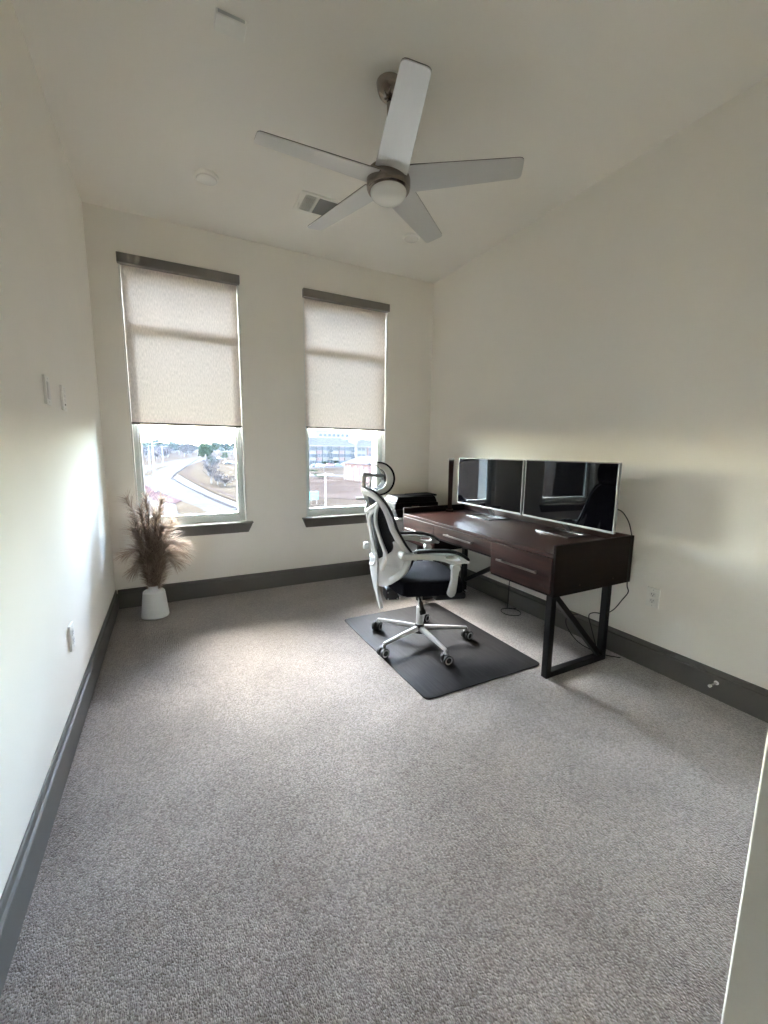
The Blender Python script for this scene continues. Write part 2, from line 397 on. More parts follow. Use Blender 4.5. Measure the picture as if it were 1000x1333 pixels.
# ------------------------------------------------------------------ windows and blinds
def window(x0, x1, label):
    g = thing('window', label, 'window', ((x0+x1)/2, YB, Z0), group='tall windows')
    c = (x0+x1)/2; hw = (x1-x0)/2; hh = Z1-Z0
    def B(name, a, b, m_, bev=0.0, par=g): return box(name, a, b, m_, par, bev)
    fy0, fy1 = .075, .145
    fw = .048
    B('reveal', (-hw+.0005, .003, 0), (-hw+.012, fy0, hh), 'white_plastic'); B('reveal', (hw-.012, .003, 0), (hw-.0005, fy0, hh), 'white_plastic')
    fr_ = MB()
    B('frame', (-hw+.001, fy0, 0), (-hw+fw, fy1, hh), 'vinyl_frame', .004); B('frame', (hw-fw, fy0, 0), (hw-.001, fy1, hh), 'vinyl_frame', .004)
    B('frame', (-hw+fw, fy0, hh-fw), (hw-fw, fy1, hh), 'vinyl_frame', .004)
    B('frame', (-hw+fw, fy0, .0), (hw-fw, fy1, .062), 'vinyl_frame', .004)
    B('rail', (-hw+fw, fy0+.020, 1.586), (hw-fw, fy1-.008, 1.630), 'vinyl_frame', .004)
    # sash inside the lower light
    s = MB(); a, b_ = hw-fw, .062
    for q0, q1 in (((-a, b_), (-a+.016, 1.578)), ((a-.016, b_), (a, 1.578)), ((-a+.016, b_), (a-.016, b_+.016)), ((-a+.016, 1.562), (a-.016, 1.578))):
        s.box((q0[0], fy0+.012, q0[1]), (q1[0], fy1-.012, q1[1]))
    s.build('sash', 'vinyl_frame', g, bevel=.002)
    B('pane', (-a+.017, .108, b_+.017), (a-.017, .112, 1.561), 'window_glass')
    B('pane', (-a+.001, .108, 1.639), (a-.001, .112, hh-fw-.001), 'window_glass')
    # painted stool with tapering apron below
    B('stool', (-hw+.0005, -.004, -.006), (hw-.0005, fy0, .0045), 'white_plastic')
    o = .042
    ap = MB()
    ap.hexa([(-hw-o+.036, -.018, -.092), (hw+o-.036, -.018, -.092), (hw+o-.036, -.0005, -.092), (-hw-o+.036, -.0005, -.092),
             (-hw-o, -.05, -.006), (hw+o, -.05, -.006), (hw+o, -.0005, -.006), (-hw-o, -.0005, -.006)])
    ap.build('sill', 'grey_trim', g, bevel=.003)
    B('sill_cap', (-hw-o-.004, -.054, -.0055), (hw+o+.004, -.0045, .006), 'grey_trim', .002)
    B('latch', (hw-fw-.014, fy0-.012, .55), (hw-fw+.006, fy0, .61), 'white_plastic', .003)
    return g
window(*WINS[0], 'tall white framed window behind the pampas grass, overlooking the curving road')
window(*WINS[1], 'tall white framed window behind the office chair, overlooking the apartment block')

def blind(x0, x1, zb, label):
    g = thing('roller_blind', label, 'roller blind', ((x0+x1)/2, YB, zb), group='roller blinds')
    hw = (x1-x0)/2; top = 2.677 - zb
    box('valance', (-hw-.004, -.038, top), (hw+.004, .02, 2.747-zb), 'valance_grey', g, .003)
    mb = MB(); nx, nz = 24, 30; vs = []; fs = []
    ph = random.random()*6
    for j in range(nz+1):
        for i in range(nx+1):
            u = i/nx; v = j/nz
            y = .016 + .0018*math.sin(u*9+ph)*(1-v) + .0008*math.sin(u*23+v*4+ph)
            vs.append((-hw+.014+u*(2*hw-.030), y, .012+v*(top-.010)))
    fs = [(j*(nx+1)+i, j*(nx+1)+i+1, (j+1)*(nx+1)+i+1, (j+1)*(nx+1)+i) for j in range(nz) for i in range(nx)]
    mb.add(vs, fs).build('blind_cloth', 'blind_cloth', g)
    box('hem_bar', (-hw+.012, .008, 0), (hw-.014, .024, .018), 'grey_trim', g, .003)
    return g
blind(*WINS[0], 1.497, 'beige roller blind on the window behind the pampas grass, half lowered')
blind(*WINS[1], 1.513, 'beige roller blind on the window behind the office chair, half lowered')

# ------------------------------------------------------------------ ceiling fan
fan = thing('ceiling_fan', 'brushed nickel ceiling fan with five silver blades and an opal lamp', 'ceiling fan', (1.042, 2.002, H+.006))
MB().lathe([(.062, 0), (.064, -.008), (.060, -.03), (.050, -.055), (.030, -.075), (.014, -.082)], 40).build('canopy', 'nickel', fan)
MB().lathe([(.0125, -.08), (.0125, -.353)], 20).build('downrod', 'nickel', fan)
MB().lathe([(.016, -0.335), (.03, -0.345), (.034, -0.360), (.05, -0.372), (.092, -0.382), (.104, -0.392), (.108, -0.415), (.108, -0.460), (.103, -0.472), (.094, -0.477), (.05, -0.478)], 48).build('motor_housing', 'nickel', fan)
MB().lathe([(.089, -0.476), (.090, -0.484), (.084, -0.499), (.068, -0.512), (.045, -0.520), (.02, -0.524), (.004, -0.525)], 48).build('lamp_dome', 'opal', fan)
for k in range(5):
    a = R(-109 + 72*k)
    r0, r1, w0, w1 = .085, .636, .078, .056
    out_ = [(r0, -w0), (r0+.02, -w0)]
    out_ += [(r1-.02, -w1)] + [(r1-.02+.02*math.sin(R(q)), -w1+.02-.02*math.cos(R(q))) for q in (30, 60, 90)]
    out_ += [(r1-.008+.02*math.cos(R(q))-.012, w1-.02+.02*math.sin(R(q))) for q in (0, 30, 60, 90)]
    out_ += [(r0+.02, w0), (r0, w0)]
    mb = MB().prism(out_, .0045, plane='XY', off=-.0022)
    b_ = mb.build('blade', 'blade_silver', fan, bevel=.0012, loc=(0, 0, -.428))
    b_.rotation_euler = (R(-11), 0, a)
    b_.rotation_mode = 'XYZ'
    top = MB().prism(out_, .0025, plane='XY', off=.0024).build('blade_edge', 'blade_edge', b_)
    MB().box((.06, -.035, .0052), (.17, .035, .011)).build('blade_arm', 'nickel', b_, bevel=.002)

# ceiling fittings
def disc_light(x, y, r_, label):
    g = thing('ceiling_downlight', label, 'ceiling light', (x, y, H))
    MB().lathe([(r_, -.0005), (r_, -.010), (r_*.93, -.017), (r_*.86, -.019)], 40).build('trim_ring', 'ivory_plastic', g)
    MB().lathe([(r_*.855, -.0185), (r_*.80, -.024), (r_*.5, -.029), (.004, -.031)], 40).build('diffuser', 'opal', g)
disc_light(.32, 3.155, .074, 'white round ceiling light above the window with the pampas grass')
disc_light(1.87, 3.176, .068, 'white round ceiling light above the printer corner')
vg = thing('air_vent', 'white ceiling air vent with dark slotted louvres beside the fan', 'air vent', (1.085, 3.12, H))
vx, vy = .182, .125
fr_ = MB()
for a, b_ in (((-vx, -vy), (vx, -vy+.026)), ((-vx, vy-.026), (vx, vy)), ((-vx, -vy+.026), (-vx+.038, vy-.026)), ((vx-.038, -vy+.026), (vx, vy-.026)), ((-vx+.118, -vy+.026), (-vx+.134, vy-.026))):
    fr_.box((*a, -.010), (*b_, -.0005))
fr_.build('frame', 'ivory_plastic', vg, bevel=.002)
box('backing', (-vx+.03, -vy+.02, -.004), (vx-.03, vy-.02, -.0008), 'grille_dark', vg)
sl = MB().box((-.0022, -vy+.026, -.009), (.0022, vy-.026, -.0045)).build('slat', 'ivory_plastic', vg); sl.location = (-vx+.046, 0, 0)
for k in range(1, 6):
    c = sl.copy(); COL.objects.link(c); c.location = (-vx+.046+.0130*k, 0, 0); c.rotation_euler = (0, 0, 0)
cr = MB().box((-vx+.038, -.0016, -.0088), (-vx+.118, .0016, -.0048)).build('slat', 'ivory_plastic', vg); cr.location = (0, -vy+.05, 0)
for k in range(1, 5):
    c = cr.copy(); COL.objects.link(c); c.location = (0, -vy+.05+.0365*k, 0)
sl2 = MB().hexa([(-vx+.134, .0065, -.0095), (vx-.038, .0065, -.0095), (vx-.038, .008, -.0095), (-vx+.134, .008, -.0095),
                 (-vx+.134, -.0045, -.0050), (vx-.038, -.0045, -.0050), (vx-.038, -.003, -.0050), (-vx+.134, -.003, -.0050)]).build('slat', 'louvre_grey', vg)
sl2.location = (0, -vy+.036, 0)
for k in range(1, 13):
    c = sl2.copy(); COL.objects.link(c); c.location = (0, -vy+.036+.0146*k, 0)
MB().tube([(-vx+.014, .015, -.010), (-vx+.014, .02, -.02), (-vx+.018, .05, -.022)], .002, 6).build('lever', 'ring_grey', vg)
sg = thing('ceiling_sensor', 'small flat white sensor box on the ceiling beside the fan blade', 'sensor', (.327, 2.058, H))
box('housing', (-.06, -.04, -.022), (.06, .04, -.0005), 'ivory_plastic', sg, .004)
box('grille', (-.052, -.0405, -.016), (.052, -.0395, -.004), 'ring_grey', sg)

# ------------------------------------------------------------------ wall plates
def plate(name, label, cat, wall, y, z, kind):
    s = 1 if wall == 'L' else -1
    g = thing(name, label, cat, (XL+.004 if s > 0 else XR-.004, y, z), 0 if s > 0 else math.pi)
    box('cover_plate', (-.0036, -.038, -.060), (.0065, .038, .060), 'ivory_plastic', g, .002)
    if kind == 'rocker':
        box('rocker', (.0066, -.0165, -.034), (.0105, .0165, .034), 'white_plastic', g, .0015)
        box('rocker_gap', (.0062, -.0185, -.036), (.0069, .0185, .036), 'ring_grey', g)
    elif kind == 'buttons':
        for k, zz in enumerate((.033, .011, -.011)):
            box('button', (.0066, -.013, zz-.008), (.010, .013, zz+.008), 'white_plastic', g, .002)
        box('indicator', (.0066, -.009, -.034), (.0078, .006, -.027), 'dark_slot', g)
    else:
        for zz in (.0195, -.0195):
            q = MB().prism(round_rect(-.017, zz-.0145, .017, zz+.0145, .008), .002, plane='YZ', off=.0066).build('socket', 'white_plastic', g)
            for yy in (-.0065, .0065): box('slot', (.0082, yy-.0012, zz-.001), (.0089, yy+.0012, zz+.008), 'dark_slot', q)
            MB().lathe([(.0026, .0082), (.0026, .0089)], 12, (0, 0, zz-.0075), 'X').build('slot', 'dark_slot', q)
    for zz in (.048, -.048): MB().lathe([(.0028, .0064), (.0026, .0074)], 12, (0, 0, zz), 'X').build('screw', 'ring_grey', g)
    return g
plate('light_switch', 'ivory wall switch with one wide rocker on the wall beside the window', 'light switch', 'L', 2.268, 1.547, 'rocker')
plate('fan_control', 'ivory fan control plate with small buttons and a dark mark', 'wall control', 'L', 2.585, 1.547, 'buttons')
plate('power_outlet', 'ivory outlet plate low on the wall above the baseboard near the pampas vase', 'power outlet', 'L', 2.250, .450, 'outlet')
plate('power_outlet', 'ivory double socket outlet on the wall beside the end of the desk', 'power outlet', 'R', 1.386, .446, 'outlet')
ds = thing('door_stop', 'white spring door stop screwed into the grey baseboard', 'door stop', (XR-.0155, 1.012, .092), math.pi)
MB().lathe([(.012, 0), (.011, .004), (.006, .006)], 16, (0, 0, 0), 'X').build('flange', 'white_plastic', ds)
pts = [(.004+.055*i/120, .0045*math.cos(i*.75), .0045*math.sin(i*.75)) for i in range(121)]
MB().tube(pts, .0012, 5).build('spring', 'chrome', ds)
MB().lathe([(.006, .058), (.008, .061), (.008, .072), (.006, .075)], 14, (0, 0, 0), 'X').build('bumper', 'white_plastic', ds)

# ------------------------------------------------------------------ chair mat
cm = MB().prism(round_rect(-.4285, -.5915, .4285, .5915, .035, 6), .004, plane='XY', off=.002).build('chair_mat', 'mat_vinyl', bevel=.0015)
cm.location = (1.5665, 2.2765, 0)
tag(cm, 'dark grey rectangular chair mat lying on the carpet under the office chair', 'chair mat')
MATZ = .0062

# ------------------------------------------------------------------ desk
dk = thing('desk', 'dark brown wooden writing desk with drawers on black steel legs', 'desk')
DX0, DX1, DY0, DY1 = 1.855, 2.548, 1.525, 3.205
TOP = .755
YA, YC = 2.035, 2.705            # drawer divisions
box('tabletop', (DX0, DY0+.020, TOP-.024), (DX1-.018, DY1-.020, TOP), 'wood', dk, .002)
box('side_panel', (DX0, DY0, .508), (DX1, DY0+.0195, .806), 'wood_end', dk, .002)
box('side_panel', (DX0, DY1-.0195, .508), (DX1, DY1, .806), 'wood_end', dk, .002)
box('back_panel', (DX1-.0175, DY0+.020, .62), (DX1, DY1-.020, .806), 'wood', dk, .002)
def carcass(y0, y1, zb):
    mb = MB()
    mb.box((DX0+.004, y0, zb), (DX1-.02, y1, zb+.014)).box((DX0+.012, y0, zb+.0145), (DX1-.02, y0+.014, TOP-.0245)).box((DX0+.012, y1-.014, zb+.0145), (DX1-.02, y1, TOP-.0245))
    mb.box((DX1-.034, y0+.0145, zb+.0145), (DX1-.0205, y1-.0145, TOP-.0245))
    return mb.build('drawer_case', 'wood_end', dk, bevel=.001)
carcass(DY0+.020, YA, .508); carcass(YA+.0005, YC-.0005, .618); carcass(YC, DY1-.020, .508)
for y0, y1, zb, hz in ((DY0+.022, YA-.0015, .524, .630), (YA+.0015, YC-.0015, .634, .682), (YC+.0015, DY1-.022, .524, .634)):
    d = box('drawer_front', (DX0-.004, y0, zb), (DX0+.0105, y1, TOP-.0265), 'wood', dk, .0015)
    yc = (y0+y1)/2; hl = min(.165, (y1-y0)/2-.06)
    hd = MB()
    for s in (-1, 1): hd.tube([(DX0-.004, yc+s*hl*.86, hz), (DX0-.030, yc+s*hl*.86, hz)], .0062, 10)
    hd.bar((DX0-.032, yc-hl, hz), (DX0-.032, yc+hl, hz), .009, .012)
    hd.build('handle', 'handle_steel', d, bevel=.0015)
LX0, LX1 = 1.885, 2.420
for y in (1.576, 2.985):
    box('leg', (LX0, y-.02, 0), (LX0+.04, y+.02, .5075), 'black_steel', dk, .002)
    box('leg', (LX1-.04, y-.02, 0), (LX1, y+.02, .5075), 'black_steel', dk, .002)
    box('foot_rail', (LX0+.0402, y-.02, 0), (LX1-.0402, y+.02, .038), 'black_steel', dk, .002)
    MB().bar((LX0+.045, y, .490), (LX1-.06, y, .050), .034, .034, up=(0, 1, 0)).build('brace', 'black_steel', dk, bevel=.002)
MB().bar((LX1-.02, 2.960, .125), (LX1-.02, 2.055, .668), .034, .034, up=(1, 0, 0)).build('brace', 'black_steel', dk, bevel=.002)
for x in (2.071, 2.373): MB().lathe([(.006, DY0-.0012), (.005, DY0+.002)], 12, (x, 0, .553), 'Y').build('plug', 'wood', dk)

# ------------------------------------------------------------------ monitors
def monitor(label, pl, pr, z0, z1, base):
    # pl / pr: left and right ends of the panel's front face on plan
    pl = Vector((*pl, 0)); pr = Vector((*pr, 0)); c = (pl+pr)/2; d = pr-pl; wd = d.length
    rz = math.atan2(d.y, d.x)              # local +x runs to the right as seen from the room
    g = thing('monitor', label, 'monitor', (c.x, c.y, TOP), rz, 'monitors on the desk')
    h0, h1 = z0-TOP, z1-TOP; hw = wd/2
    scr = MB().box((-hw+.0075, -.0006, h0+.0135), (hw-.0075, .004, h1-.0055)).build('screen', 'screen_glass', g)
    # slight waviness of the glossy film so that it mirrors the room unevenly
    fr_ = MB()
    for a, b_ in (((-hw, h0), (hw, h0+.013)), ((-hw, h1-.005), (hw, h1)), ((-hw, h0+.013), (-hw+.007, h1-.005)), ((hw-.007, h0+.013), (hw, h1-.005))):
        fr_.box((a[0], -.002, a[1]), (b_[0], .018, b_[1]))
    fr_.build('bezel', 'bezel_silver', g, bevel=.0015)
    box('rear_shell', (-hw+.010, .0045, h0+.019), (hw-.010, .032, h1-.008), 'black_plastic', g, .006)
    inv = Matrix.Rotation(-rz, 4, 'Z')
    q = [inv @ (Vector((*k, 0)) - c) for k in base]
    xs_ = [k.x for k in q]; ys_ = [k.y for k in q]
    x0, x1, y0, y1 = min(xs_), max(xs_), min(ys_), max(ys_)
    xm = (x0+x1)/2; ym = (y0+y1)/2
    bs = MB().prism(round_rect(x0, y0, x1, y1, .004, 2), .008, [list(reversed(round_rect(x0+.018, y0+.018, x1-.018, y1-.045, .002, 2)))], 'XY', .0006)
    bs.build('base', 'chrome_base', g, bevel=.0015)
    MB().hexa([(xm-.022, y1-.050, .0088), (xm+.022, y1-.050, .0088), (xm+.022, y1-.036, .0088), (xm-.022, y1-.036, .0088),
               (xm-.020, .034, h0+.10), (xm+.020, .034, h0+.10), (xm+.020, .050, h0+.10), (xm-.020, .050, h0+.10)]).build('neck', 'bezel_silver', g, bevel=.002)
    box('hinge', (xm-.035, .0325, h0+.06), (xm+.035, .052, h0+.14), 'black_plastic', g, .004)
    return g
monitor('glossy black monitor on a silver open base, on the desk end nearer the lamp', (2.310, 3.010), (2.288, 2.218), .852, 1.256, [(2.300, 2.87), (2.505, 2.55)])
monitor('glossy black monitor on a silver open base, beyond the lamp above the deep drawer', (2.296, 2.205), (2.256, 1.472), .848, 1.258, [(2.305, 2.088), (2.507, 1.790)])

# ------------------------------------------------------------------ desk lamp (curved dark wooden strip)
lp = thing('desk_lamp', 'slim curved dark brown strip desk lamp standing at the far desk corner', 'desk lamp', (2.330, 3.150, TOP), R(-126))
MB().prism(round_rect(-.05, -.034, .05, .034, .012), .014, plane='XY', off=.0006).build('base', 'wood_lamp', lp, bevel=.003)
pth = catmull([(0, 0, .014), (-.012, 0, .14), (-.004, 0, .27), (.04, 0, .39), (.12, 0, .462), (.20, 0, .484)], 10)
mb = MB(); n = len(pth); vs = []
for i, c in enumerate(pth):
    d = (pth[min(i+1, n-1)] - pth[max(i-1, 0)]).normalized(); nr = Vector((-d.z, 0, d.x))
    hw = .019 + .004*i/n
    for a, b_ in ((-1, -1), (1, -1), (1, 1), (-1, 1)): vs.append(c + Vector((0, a*hw, 0)) + nr*b_*.006)
mb.add(vs, [(4*i+k, 4*i+(k+1) % 4, 4*i+4+(k+1) % 4, 4*i+4+k) for i in range(n-1) for k in range(4)] + [(3, 2, 1, 0), (4*n-4, 4*n-3, 4*n-2, 4*n-1)])
mb.build('stem', 'wood_lamp', lp, bevel=.002)
e_ = pth[-1]
MB().bar(e_ + Vector((.0005, 0, 0)), e_ + Vector((.06, 0, .006)), .046, .013).build('head', 'ring_grey', lp, bevel=.002)

# ------------------------------------------------------------------ printer on a white cabinet
cb = thing('printer_cabinet', 'white cabinet standing in the corner under the printer', 'cabinet', (2.15, 3.62, 0))
box('carcass', (-.25, -.195, .03), (.25, .195, .640), 'cabinet_white', cb, .002)
box('top', (-.258, -.205, .6405), (.258, .20, .662), 'cabinet_white', cb, .003)
box('plinth', (-.24, -.18, 0), (.24, .18, .0295), 'cabinet_white', cb)
for z0, z1 in ((.045, .325), (.332, .632)): 
    dr = box('drawer_front', (-.245, -.211, z0), (.245, -.1955, z1), 'cabinet_white', cb, .002)
    box('handle', (-.05, -.224, z1-.03), (.05, -.2113, z1-.02), 'chrome', dr, .002)
pn = thing('printer', 'black inkjet printer with sloping scanner lid on the white corner cabinet', 'printer', (2.155, 3.60, .6628), R(-6))
MB().hexa([(-.19, -.15, 0), (.19, -.15, 0), (.19, .15, 0), (-.19, .15, 0), (-.235, -.185, .085), (.235, -.185, .085), (.235, .165, .085), (-.235, .165, .085)]).build('lower_body', 'printer_black', pn, bevel=.008, seg=3)
box('upper_body', (-.235, -.185, .0855), (.235, .165, .150), 'printer_black', pn, .010)
MB().hexa([(-.225, -.178, .1505), (.225, -.178, .1505), (.225, .16, .1505), (-.225, .16, .1505), (-.19, -.150, .205), (.215, -.150, .205), (.215, .13, .205), (-.19, .13, .205)]).build('scanner_lid', 'printer_black', pn, bevel=.008, seg=3)
MB().hexa([(-.03, -.135, .2055), (.24, -.135, .2055), (.24, .09, .2055), (-.03, .09, .2055), (-.01, -.13, .213), (.245, -.13, .222), (.245, .085, .222), (-.01, .085, .213)]).build('feeder_tray', 'printer_black', pn, bevel=.003)
box('control_panel', (-.06, -.1885, .100), (.02, -.1853, .128), 'screen_glass', pn, .001)
box('output_tray', (-.14, -.26, .020), (.14, -.152, .026), 'printer_black', pn, .002)
ps = box('paper_stack', (-.06, -.03, 0), (.0, .04, .004), 'paper', None, .001)
ps.location = (1.985, 3.47, .6626); ps.rotation_euler = (0, 0, R(8))
tag(ps, 'small stack of white paper lying on the corner of the cabinet beside the printer', 'paper')

# ------------------------------------------------------------------ cords
def cord(name, label, pts, r_=.0032):
    o = MB().tube(catmull(pts, 10), r_, 8).build(name, 'rubber_cord'); return tag(o, label, 'cord')
lc = [(2.44+.075*math.cos(a), 2.41+.075*math.sin(a)*1.1, .0045+.001*(a/6)) for a in [R(70+30*k) for k in range(13)]]
cord('looped_cable', 'black cord hanging under the desk and looped on the carpet', [(2.455, 2.44, .617), (2.452, 2.442, .45), (2.447, 2.452, .25), (2.452, 2.46, .08), (2.462, 2.478, .012)] + lc + [(2.50, 2.46, .0045), (2.535, 2.45, .0045)])
cord('draped_cable', 'black cord draped over the end of the desk down past its rear leg', [(2.34, 1.56, .98), (2.42, 1.545, .965), (2.478, 1.53, .90), (2.502, 1.518, .823), (2.504, 1.5155, .79), (2.502, 1.5165, .64), (2.500, 1.512, .50), (2.499, 1.50, .455), (2.500, 1.535, .39), (2.505, 1.585, .31), (2.500, 1.64, .262),
     (2.488, 1.71, .245), (2.476, 1.735, .215), (2.466, 1.70, .14), (2.455, 1.655, .05), (2.448, 1.64, .012)])
cord('extension_lead', 'black lead curling behind the steel leg at the desk end', [(2.45, 1.80, .205), (2.43, 1.86, .18), (2.415, 1.86, .12), (2.42, 1.80, .05), (2.435, 1.72, .012), (2.46, 1.60, .0045), (2.50, 1.54, .0045), (2.52, 1.52, .0045)])

# ------------------------------------------------------------------ vase and pampas grass
VX, VY = -.163, 3.585
vs_ = thing('vase', 'white ribbed ceramic vase standing in the corner on the carpet', 'vase', (VX, VY, 0))
prof = [(.001, .001), (.090, .001), (.097, .006)]
for k in range(0, 61):
    z = .012 + .185*k/60; prof.append((.098 - .020*k/60 + .0008*math.sin(k*2*math.pi/5.0), z))
prof += [(.076, .204), (.070, .211), (.058, .216), (.044, .220), (.037, .227), (.035, .236), (.038, .246), (.042, .250), (.039, .251), (.034, .244), (.031, .232), (.031, .12), (.001, .12)]
MB().lathe(prof, 56).build('body', 'ceramic', vs_, angle=60)
pg = thing('pampas_grass', 'bunch of dried brown pampas grass plumes in the white vase', 'dried grass', (VX, VY, .13))
rnd = random.Random(11)
plumes = [  # tip offset (right, away), height; length of the plume part; strand length
    ((-.110, -.02, .80), .66, .070), ((-.075, .02, .64), .52, .075), ((-.005, -.02, .82), .68, .068), ((.085, -.03, .79), .66, .072), ((.035, .02, .70), .56, .075), ((-.04, -.05, .72), .58, .075), ((.05, -.06, .66), .54, .078),
    ((.165, -.06, .50), .46, .095), ((.165, .02, .42), .38, .095), ((-.110, -.05, .46), .38, .085), ((.075, -.08, .58), .50, .085), ((-.075, -.07, .58), .50, .085), ((-.09, .02, .32), .30, .075), ((.125, -.07, .38), .34, .090), ((.13, -.02, .60), .50, .085)]
for (dx, dy, hz), ln, sp in plumes:
    p0 = Vector((dx*.10, dy*.10, .0)); p1 = Vector((dx*.22, dy*.22, .12))
    tip = Vector((dx*1.15, dy*1.15, hz)); mid = Vector((dx*.55, dy*.55, .12+(hz-.12)*.62))
    if hz < .55: tip.z -= .05; mid.z += .06
    path = catmull([p0, p1, mid, tip], 14); N = len(path)
    cum = [0]
    for a, b_ in zip(path, path[1:]): cum.append(cum[-1]+(b_-a).length)
    tot = cum[-1]
    def at_(s):
        for i in range(N-1):
            if s <= cum[i+1]:
                return path[i].lerp(path[i+1], (s-cum[i])/max(1e-6, cum[i+1]-cum[i])), (path[i+1]-path[i]).normalized()
        return path[-1], (path[-1]-path[-2]).normalized()
    stem = MB().tube(path, [.0020*(1-.75*i/N) for i in range(N)], 5).build('stem', 'pole_wood', pg)
    V = []; F = []; Cc = []
    ns = 800
    for k in range(ns):
        u = rnd.random(); s = tot - ln*1.12*(1-u**.85)
        c, d = at_(max(.05, min(tot*.995, s)))
        v = (s-(tot-ln))/ln                       # 0 at the foot of the plume, 1 at its tip
        side = Vector((rnd.gauss(0, 1), rnd.gauss(0, 1), rnd.gauss(0, 1)*.35)); side -= side.dot(d)*d; side.normalize()
        lean = Vector((dx, dy, 0)); lean = lean.normalized()*.5 if lean.length > .01 else Vector((.3, 0, 0))
        hl = sp*(.55 + 1.0*min(1, v/.35)*(1-.25*v))*rnd.uniform(.6, 1.35)
        g1 = (side*.50 + d*.90 + lean*.15).normalized()
        pts_ = []; q = c.copy(); dr = g1.copy()
        for j in range(5):
            pts_.append(q.copy()); q = q + dr*hl/4; dr = (dr + Vector((0, 0, -.20)) + side*.10 + lean*.06).normalized()
        wv_ = d.cross(side).normalized(); w0 = rnd.uniform(.0013, .0023)*(1.9 if k % 8 == 0 else 1); o = len(V)
        sh = min(1, max(0, rnd.gauss(.45 + max(0, dx)*1.0, .2) + (.25 if k % 8 == 0 else 0)))
        for j, q in enumerate(pts_):
            ww = w0*(1.2-.22*j); V += [q-wv_*ww, q+wv_*ww]; Cc += [min(1, sh+.07*j)]*2
        F += [(o+2*j, o+2*j+1, o+2*j+3, o+2*j+2) for j in range(4)]
    me = bpy.data.meshes.new('plume'); me.from_pydata([tuple(q) for q in V], [], F); me.materials.append(MATS['pampas'])
    at_c = me.attributes.new('strand', 'FLOAT', 'POINT'); at_c.data.foreach_set('value', Cc)
    pl_ = bpy.data.objects.new('plume', me); COL.objects.link(pl_); pl_.parent = pg

# ------------------------------------------------------------------ office chair
ch = thing('office_chair', 'white framed ergonomic office chair with black seat and curved headrest', 'office chair', (1.475, 2.293, MATZ), R(-16))
# back surface: wraps forward towards its sides
XCEN = [(.26, -.262), (.40, -.300), (.52, -.326), (.60, -.328), (.70, -.336), (.80, -.352), (.90, -.374), (1.00, -.390), (1.06, -.398)]
XEDG = [(.40, -.215), (.50, -.188), (.60, -.160), (.665, -.150), (.73, -.192), (.83, -.238), (.95, -.266), (1.04, -.302), (1.07, -.31)]
def HWID(z): return lerp_tab([(.42, .10), (.48, .165), (.56, .205), (.66, .215), (.80, .205), (.92, .190), (1.0, .165), (1.045, .13)], z)
def S(y, z, off=0.0):
    a, b_ = lerp_tab(XCEN, z), lerp_tab(XEDG, z); u = min(1.3, abs(y)/.205)
    return Vector((a + (b_-a)*u**1.7 + off, y, z))
def rib(yz, rad, n=12, flat=.55, off=0.0, name='back_rib', m_='chair_white'):
    pts_ = catmull([(y, z, 0) for y, z in yz], 8)
    P = [S(q.x, q.y, off) for q in pts_]
    if isinstance(rad, (list, tuple)):
        rad = [lerp_tab([(i/(len(rad)-1), r_) for i, r_ in enumerate(rad)], k/(len(P)-1)) for k in range(len(P))]
    return MB().tube(P, rad, n, True, flat, up=(1, 0, 0)).build(name, m_, ch, angle=60)
for s in (-1, 1):
    rib([(s*.150, .50), (s*.196, .56), (s*.208, .64), (s*.204, .74), (s*.196, .84), (s*.184, .93), (s*.160, 1.0), (s*.115, 1.035), (s*.05, 1.046), (0, 1.047)], [.034, .036, .034, .030, .027, .025, .024, .024, .024, .024], name='back_frame', flat=.45)
    rib([(s*.150, .985), (s*.118, .935), (s*.098, .86), (s*.098, .78), (s*.106, .70), (s*.108, .63), (s*.088, .56)], [.018, .021, .022, .021, .022, .028, .036])
    rib([(s*.110, .945), (s*.055, .90), (s*.028, .83), (s*.026, .74), (s*.036, .66), (s*.046, .60), (s*.040, .54)], [.016, .018, .018, .017, .018, .022, .030])
    rib([(s*.150, .99), (s*.075, .945), (0, .915)], [.016, .015, .017])
# lower shell and tail
def shell(rows, m_, name, th, off=0.0, ny=20, foot=None):
    vs = []; 
    for z, hw in rows:
        for i in range(ny+1): vs.append(S(-hw+2*hw*i/ny, z, off))
    n = len(rows); k = ny+1
    fs = [(j*k+i, j*k+i+1, (j+1)*k+i+1, (j+1)*k+i) for j in range(n-1) for i in range(ny)]
    o = MB().add(vs, fs).build(name, m_, ch, angle=60)
    so = o.modifiers.new('thick', 'SOLIDIFY'); so.thickness = th; so.offset = 0
    b_ = o.modifiers.new('bevel', 'BEVEL'); b_.width = th*.35; b_.segments = 2; b_.limit_method = 'ANGLE'; b_.angle_limit = R(50)
    return o
shell([(.435, .060), (.445, .115), (.465, .150), (.49, .175), (.52, .192), (.56, .205), (.582, .208)], 'chair_white', 'lower_shell', .022)
def side_shell(s, rows, name):
    ny = 8; k = ny+1; vs = []
    for z, ya, yb in rows:
        for i in range(k): vs.append(S(s*(ya+(yb-ya)*i/ny), z))
    o = MB().add(vs, [(j*k+i, j*k+i+1, (j+1)*k+i+1, (j+1)*k+i) for j in range(len(rows)-1) for i in range(ny)]).build(name, 'chair_white', ch, angle=60)
    so = o.modifiers.new('thick', 'SOLIDIFY'); so.thickness = .02; so.offset = 0
for s in (-1, 1): side_shell(s, [(.578+.172*j/16, .215*(1-(1-j/16)**1.9)*.80 + .004, .209) for j in range(17)], 'lower_shell')
shell([(.262, .028), (.275, .040), (.33, .052), (.40, .062), (.47, .072), (.54, .080), (.60, .078), (.625, .066)], 'chair_white', 'back_tail', .022, -.012)
